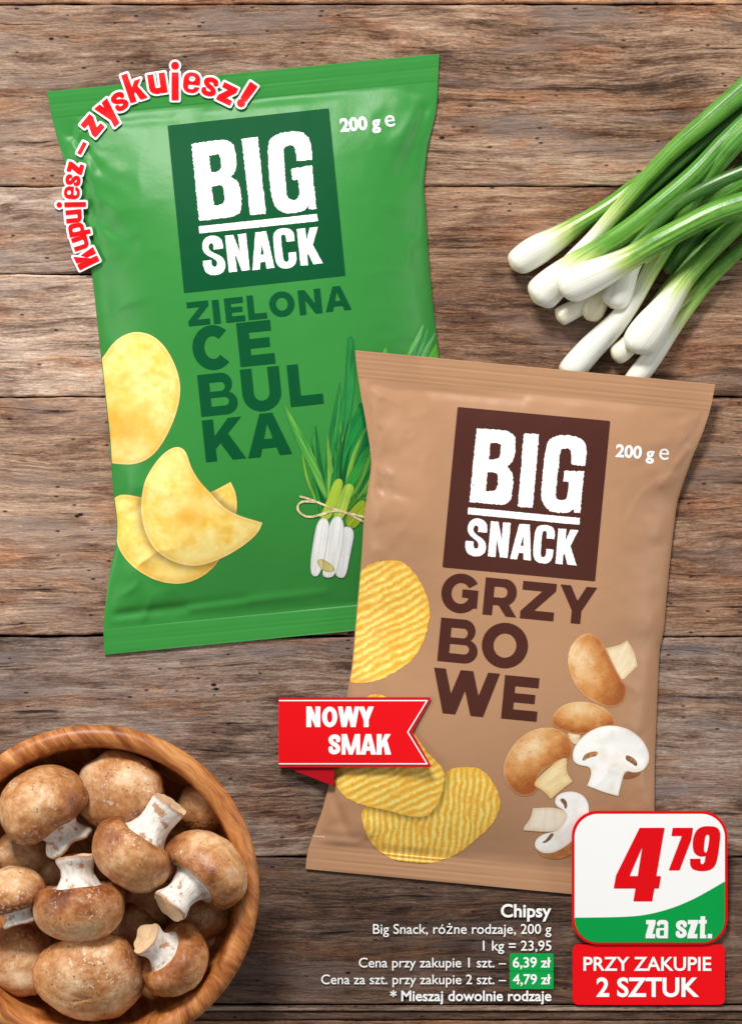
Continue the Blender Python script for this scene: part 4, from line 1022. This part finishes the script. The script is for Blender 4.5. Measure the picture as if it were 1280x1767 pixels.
tag(bowl, 'round orange-brown wooden bowl full of brown mushrooms', 'bowl')

# ------------------------------------------------------------------ mushrooms
CAPP = [(.0005, .66), (.14, .655), (.28, .635), (.42, .595), (.56, .53), (.69, .44), (.80, .34), (.89, .22), (.955, .09), (.99, -.05), (1.0, -.18), (.985, -.31), (.94, -.43), (.86, -.53), (.75, -.585), (.64, -.59), (.56, -.56)]
UND = [(.57, -.565), (.52, -.52), (.46, -.47), (.40, -.44), (.34, -.42)]
def smooth_prof(p, n=2):
    p = np.array(p, float)
    for _ in range(n):
        m = np.stack([.75 * p[:-1] + .25 * p[1:], .25 * p[:-1] + .75 * p[1:]], 1).reshape(-1, 2); p = np.concatenate([p[:1], m, p[-1:]])
    return p
def add_rim(o, vals):
    at = o.data.attributes.new('rim', 'FLOAT', 'POINT'); at.data.foreach_set('value', np.asarray(vals, float))
def mushroom(label, px, py, z, Rpx, d, elev, seed, stem_len=0.8, stem_r=.37, flare=1.18, sq=1.0, roll=0.0):
    R = Rpx * S * (1 - z / CAMH)
    root = thing('mushroom', label, 'mushroom', P(px, py, z), 'brown mushrooms in the bowl')
    e = math.radians(elev); dx, dy = d; l = math.hypot(dx, dy)
    sdir = Vector((dx / l * math.cos(e), dy / l * math.cos(e), math.sin(e)))
    root.rotation_mode = 'QUATERNION'
    from mathutils import Quaternion
    root.rotation_quaternion = Vector((0, 0, -1)).rotation_difference(sdir) @ Quaternion((0, 0, 1), roll)
    seg = 56
    def rev(pr, name, mat, lump, rimfn):
        pr = np.asarray(pr); n = len(pr); a = np.linspace(0, 2 * math.pi, seg, endpoint=False)
        A, r = np.meshgrid(a, pr[:, 0], indexing='ij'); _, zz = np.meshgrid(a, pr[:, 1], indexing='ij')
        k = 1 + lump * (fbm(np.cos(A) * 1.3 * (.4 + r) + 4, np.sin(A) * 1.3 * (.4 + r) + 4 + zz, seed, 3) - .5)
        sx = 1 + .06 * math.sin(seed); V = np.stack([r * np.cos(A) * k * sx, r * np.sin(A) * k / sx * sq, zz * (1 + .5 * (k - 1)) + .05 * lump * 6 * (fbm(np.cos(A) * r * 1.5 + 9, np.sin(A) * r * 1.5, seed + 3, 2) - .5)], -1).reshape(-1, 3) * R
        idx = np.arange(seg * n).reshape(seg, n); j = np.roll(idx, -1, 0)
        F = np.stack([idx[:, :-1].ravel(), idx[:, 1:].ravel(), j[:, 1:].ravel(), j[:, :-1].ravel()], 1)
        o = link_mesh(name, V, F, mat, root); add_rim(o, rimfn(r.ravel(), zz.ravel())); return o
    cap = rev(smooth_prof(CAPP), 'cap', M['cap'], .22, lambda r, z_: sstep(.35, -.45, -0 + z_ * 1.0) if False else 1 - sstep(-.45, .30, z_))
    u = rev(UND, 'underside', M['gill'], .22, lambda r, z_: 0 * r)
    L = stem_len; e0, e1 = -.36, -.42 - L
    sp_ = [(stem_r * 1.45, e0 - .10), (stem_r * 1.22, e0 - .2), (stem_r * 1.0, e0 - .34), (stem_r * .90, e0 - L * .55), (stem_r * .95, e0 - L * .75), (stem_r * flare * .99, e1 + .10), (stem_r * flare, e1 + .03), (stem_r * flare * .96, e1)]
    st = rev(smooth_prof(sp_), 'stem', M['stem'], .30, lambda r, z_: 1 - sstep(e1 + .02, e1 + .10, z_))
    ce = rev(smooth_prof([(stem_r * flare * .96, e1), (stem_r * flare * .7, e1 + .035), (stem_r * .35, e1 + .02), (.0005, e1 + .03)]), 'cut_end', M['cut'], .30, lambda r, z_: 0 * r)
    ce.parent = st
    return root
top = .050
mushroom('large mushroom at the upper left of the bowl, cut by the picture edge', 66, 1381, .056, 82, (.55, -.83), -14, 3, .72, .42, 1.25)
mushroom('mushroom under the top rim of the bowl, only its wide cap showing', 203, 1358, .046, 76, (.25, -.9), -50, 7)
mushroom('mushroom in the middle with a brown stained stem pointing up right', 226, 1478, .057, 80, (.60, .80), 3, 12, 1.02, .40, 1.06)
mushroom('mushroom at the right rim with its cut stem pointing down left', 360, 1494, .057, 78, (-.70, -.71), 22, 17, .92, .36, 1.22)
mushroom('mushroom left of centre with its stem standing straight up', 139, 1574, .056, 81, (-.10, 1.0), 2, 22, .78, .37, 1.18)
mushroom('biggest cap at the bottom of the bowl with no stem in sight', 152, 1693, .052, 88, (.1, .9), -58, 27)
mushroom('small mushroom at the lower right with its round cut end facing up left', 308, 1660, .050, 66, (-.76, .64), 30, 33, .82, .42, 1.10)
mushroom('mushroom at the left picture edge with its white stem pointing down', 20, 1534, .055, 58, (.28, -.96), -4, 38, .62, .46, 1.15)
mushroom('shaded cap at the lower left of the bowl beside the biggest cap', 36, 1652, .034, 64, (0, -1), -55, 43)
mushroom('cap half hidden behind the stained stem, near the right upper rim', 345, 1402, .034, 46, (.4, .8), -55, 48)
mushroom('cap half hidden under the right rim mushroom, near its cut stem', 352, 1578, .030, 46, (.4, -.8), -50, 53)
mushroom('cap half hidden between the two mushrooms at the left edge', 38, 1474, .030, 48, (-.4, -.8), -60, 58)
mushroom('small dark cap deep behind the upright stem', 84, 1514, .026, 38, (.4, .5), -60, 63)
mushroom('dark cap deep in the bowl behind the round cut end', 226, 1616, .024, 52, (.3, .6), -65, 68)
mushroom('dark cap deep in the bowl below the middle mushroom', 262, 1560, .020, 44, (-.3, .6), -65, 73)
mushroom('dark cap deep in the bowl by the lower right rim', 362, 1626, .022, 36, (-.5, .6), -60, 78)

# ------------------------------------------------------------------ price card, offer card, ribbon
def flat(z): return lambda x, y: z + 0 * x
def child(root, name, pieces, zf, mat, thick=0.0, parent=None):
    o = sheet(name, pieces, zf, mat, None, thick)
    o.parent = parent or root
    if parent is None: o.matrix_parent_inverse = Matrix.Translation(-Vector(root.location))
    return o
CZ = lambda p: np.array(zoomed(p, 980, 1390, 4.414))
m_ = (GX > 984) & (GX < 1254) & (GY > 1396) & (GY < 1590)
slope = float(((HT[m_] + .0008 - .0026) / (1634 - GY[m_])).max())
def cz(k): return lambda x, y: .0026 + max(slope, 0) * (1634 - y) + k
card = thing('price_card', 'white price card with red border and green base leaning on the tan bag', 'price card', P(1120, 1620, 0))
outer = CZ(rrect(28, 45, 1213, 1062, 195, 14)); inner = CZ(rrect(49, 66, 1194, 1046, 178, 14))
child(card, 'border', [shape([('+', outer)], 3.0)], cz(0), M['red'], .0012)
child(card, 'face', [shape([('+', inner)], 3.0)], cz(.00015), M['white'])
sw = CZ(chaikin(cn((40, 857)) + [(250, 856), (480, 850), (620, 832), (780, 790), (940, 725), (1080, 648)] + cn((1200, 577), (1200, 1100), (40, 1100)), 3))
def swfn(X, Y): return np.minimum(sd_poly(X, Y, sw), sd_poly(X, Y, inner))
child(card, 'green_base', [iso(swfn, (988, 1515, 1256, 1632), 2.0)], cz(.0003), M['cgreen'])
d4 = [('+', CZ([(545, 172), (735, 172), (672, 540), (707, 540), (692, 635), (657, 635), (640, 733), (497, 733), (513, 635), (347, 635), (365, 535)])), ('-', CZ([(565, 318), (530, 540), (468, 540)]))]
d7 = [('+', CZ([(797, 172), (952, 172), (938, 262), (848, 497), (766, 497), (866, 235), (787, 235)]))]
d9 = [('+', CZ(chaikin([(1075, 158), (1135, 166), (1160, 205), (1157, 270), (1142, 380), (1127, 450), (1092, 492), (1030, 505), (958, 496), (929, 465)] + cn((928, 408), (1010, 408)) + [(1006, 438), (1022, 454), (1040, 436)] + cn((1047, 388)) + [(1000, 394), (956, 362), (947, 300), (953, 248), (974, 193), (1015, 163)]))), ('-', CZ(chaikin([(1062, 222), (1078, 232), (1070, 300), (1059, 352), (1045, 365), (1032, 345), (1039, 270), (1047, 232)])))]
for d in (d4, d7, d9): child(card, 'digit', [shape(d, 0.9)], cz(.0003), M['red'])
pcs = []
for ch, x, W in (('z', 590, 72), ('a', 668, 92), ('s', 818, 84), ('z', 908, 76), ('t', 988, 64), ('.', 1062, 34)):
    pcs.append(shape(place(glyph(ch, W / 4.414, 140 / 4.414, (31 if ch in 'sa' else 36) / 4.414), 980 + x / 4.414, 1390 + 1015 / 4.414, 0, 1.0, 0.03), 0.7))
child(card, 'lettering', pcs, cz(.0005), M['wprint'])

offer = thing('offer_card', 'plain red card with white capital lettering below the price card', 'offer card', P(1120, 1683, 0))
child(offer, 'panel', [shape([('+', CZ(rrect(35, 1063, 1195, 1522, 40, 8)))], 4.0)], flat(.0014), M['red'], .0012)
child(offer, 'lettering', [font_pieces('PRZY ZAKUPIE', .016, 1006.5, 1227, 1675.5, cap=23.5), font_pieces('2 SZTUK', .026, 1029, 1206, 1720, cap=32)], flat(.0017), M['wprint'])

RZ = lambda p: np.array(zoomed(p, 470, 1190, 4.414))
rib = RZ([(47, 60), (1212, 60), (1064, 325), (1215, 594), (47, 594)])
m_ = (GX > 500) & (GX < 748) & (GY > 1200) & (GY < 1330)
rs = float(((HT[m_] + .0010 - .0030) / (GX[m_] - 470)).max())
def rz(k): return lambda x, y: .0030 + rs * (x - 470) + k
ribbon = thing('ribbon_banner', 'red swallow-tailed ribbon with white lettering across the tan bag edge', 'ribbon', P(600, 1265, 0))
child(ribbon, 'band', [shape([('+', rib)], 3.0)], rz(0), M['dred'], .0006)
face = RZ([(47, 84), (1176, 84), (1032, 325), (1176, 568), (47, 568)])
child(ribbon, 'face', [shape([('+', face)], 3.0)], rz(.00012), M['red'])
trim = RZ([(47, 85), (1178, 85), (1030, 325), (1178, 567), (47, 567)])
child(ribbon, 'trim_line', [shape([('s', trim, 2.0)], 0.8, clip=lambda X, Y: X - 481)], rz(.00024), M['wprint'])
fold = RZ([(110, 596), (474, 596), (466, 738)])
child(ribbon, 'fold', [shape([('+', RZ([(110, 560), (474, 560), (466, 738), (110, 596)]))], 2.5)], lambda x, y: .0030 + rs * (x - 470) - .0016 - .00004 * np.maximum(y - 1324, 0), M['fold'], .0004)
pcs = []
for ch, x, W, b in (('N', 258, 107, 287), ('O', 378, 116, 288), ('W', 498, 164, 287), ('Y', 655, 117, 287), ('S', 427, 90, 497), ('M', 526, 142, 497), ('A', 668, 124, 497), ('K', 794, 110, 497)):
    pcs.append(shape(place(glyph(ch, W / 4.414, 157 / 4.414, (34 if ch in 'WMS' else 38) / 4.414), 470 + x / 4.414, 1190 + b / 4.414, 0), 0.7))
child(ribbon, 'lettering', pcs, rz(.00030), M['wprint'])

# ------------------------------------------------------------------ slogan sticker, draped over the bag corner and the table
sl = sampler(gblur(dilate(HT, 2), 1.2))
slog = thing('slogan_sticker', 'curved red slogan lettering with white outline over the green bag corner', 'sticker', P(200, 260, 0))
LET = [('K', 232, 1198, 116, 128, 90, 36), ('u', 198, 1106, 108, 92, 80, 27), ('p', 174, 1030, 101, 92, 76, 27), ('u', 159, 952, 95, 92, 76, 27), ('j', 150, 884, 91, 92, 29, 29), ('e', 148, 815, 86, 92, 74, 24), ('s', 154, 742, 80, 92, 62, 22), ('z', 168, 672, 75, 92, 60, 27),
       ('-', 208, 557, 62, 90, 76, 30),
       ('z', 268, 425, 50, 116, 84, 36), ('y', 352, 340, 40, 116, 98, 36), ('s', 426, 284, 30, 114, 84, 28), ('k', 518, 222, 19, 118, 102, 38), ('u', 645, 180, 9, 118, 104, 37), ('j', 748, 174, 0, 120, 42, 42), ('e', 844, 174, -6, 120, 98, 31), ('s', 950, 198, -16, 116, 86, 28), ('z', 1050, 240, -26, 112, 90, 36), ('!', 1148, 268, -34, 104, 42, 42)]
redp, whp = [], []
for i, (ch, cx, cy, an, H, W, w) in enumerate(LET):
    k = 3.368; ops0 = glyph(ch, W / k, H / k, w / k); a = math.radians(an)
    hx, hy = W / k / 2, H / k / 2
    ox = 80 + cx / k - (hx * math.cos(a) - hy * math.sin(a)); oy = 90 + cy / k + (hx * math.sin(a) + hy * math.cos(a))
    ops = place(ops0, ox, oy, an)
    o = child(slog, 'outline', [shape(ops, 1.0, pad=5, grow=3.6)], (lambda j: lambda x, y: sl(x, y) + .0009 + .00004 * (j % 3))(i), M['white'], .0005)
    child(slog, 'letter', [shape(ops, 0.8)], lambda x, y: sl(x, y) + .0013, M['red'], 0.0, o)

# ------------------------------------------------------------------ white caption lettering on the planks
def caption(label, text, off, x0, x1, b, z=.0004):
    v, f = font_pieces(text, off, x0, x1, b)
    o = sheet('caption_lettering', [(v, f)], flat(z), M['wprint'], None, 0.0)
    return tag(o, label, 'lettering', 'caption lines on the planks')
caption('bold white word on the planks just below the tan bag', 'Chipsy', .022, 864, 951, 1583)
caption('white lettering line listing kinds and weight below the bold word', 'Big Snack, różne rodzaje, 200 g', .004, 643.5, 951, 1612)
caption('shortest white lettering line on the planks, above the green labels', '1 kg = 23,95', .006, 833, 951, 1641)
caption('white lettering line ending at the upper green price label', 'Cena przy zakupie 1 szt. –', .005, 619, 873, 1670)
caption('longest white lettering line, ending at the lower green price label', 'Cena za szt. przy zakupie 2 szt. –', .005, 554, 873, 1699)
caption('bold white lettering line lowest on the planks, starting with a star', '* Mieszaj dowolnie rodzaje', .018, 673, 951, 1728)
for lab, txt, y0, y1, b in (('upper small green price label at the end of the lettering', '6,39 zł', 1646, 1676.6, 1670), ('lower small green price label at the end of the lettering', '4,79 zł', 1677, 1707.5, 1699)):
    r = thing('price_label', lab, 'price label', P(917, b, 0), 'small green price labels')
    child(r, 'panel', [shape([('+', rect(879, y0, 955, y1))], 3.0)], flat(.0004), M['cgreen'], .0008)
    child(r, 'lettering', [font_pieces(txt, .018, 884.5, 950, b)], flat(.0006), M['wprint'])
bpy.context.view_layer.update()
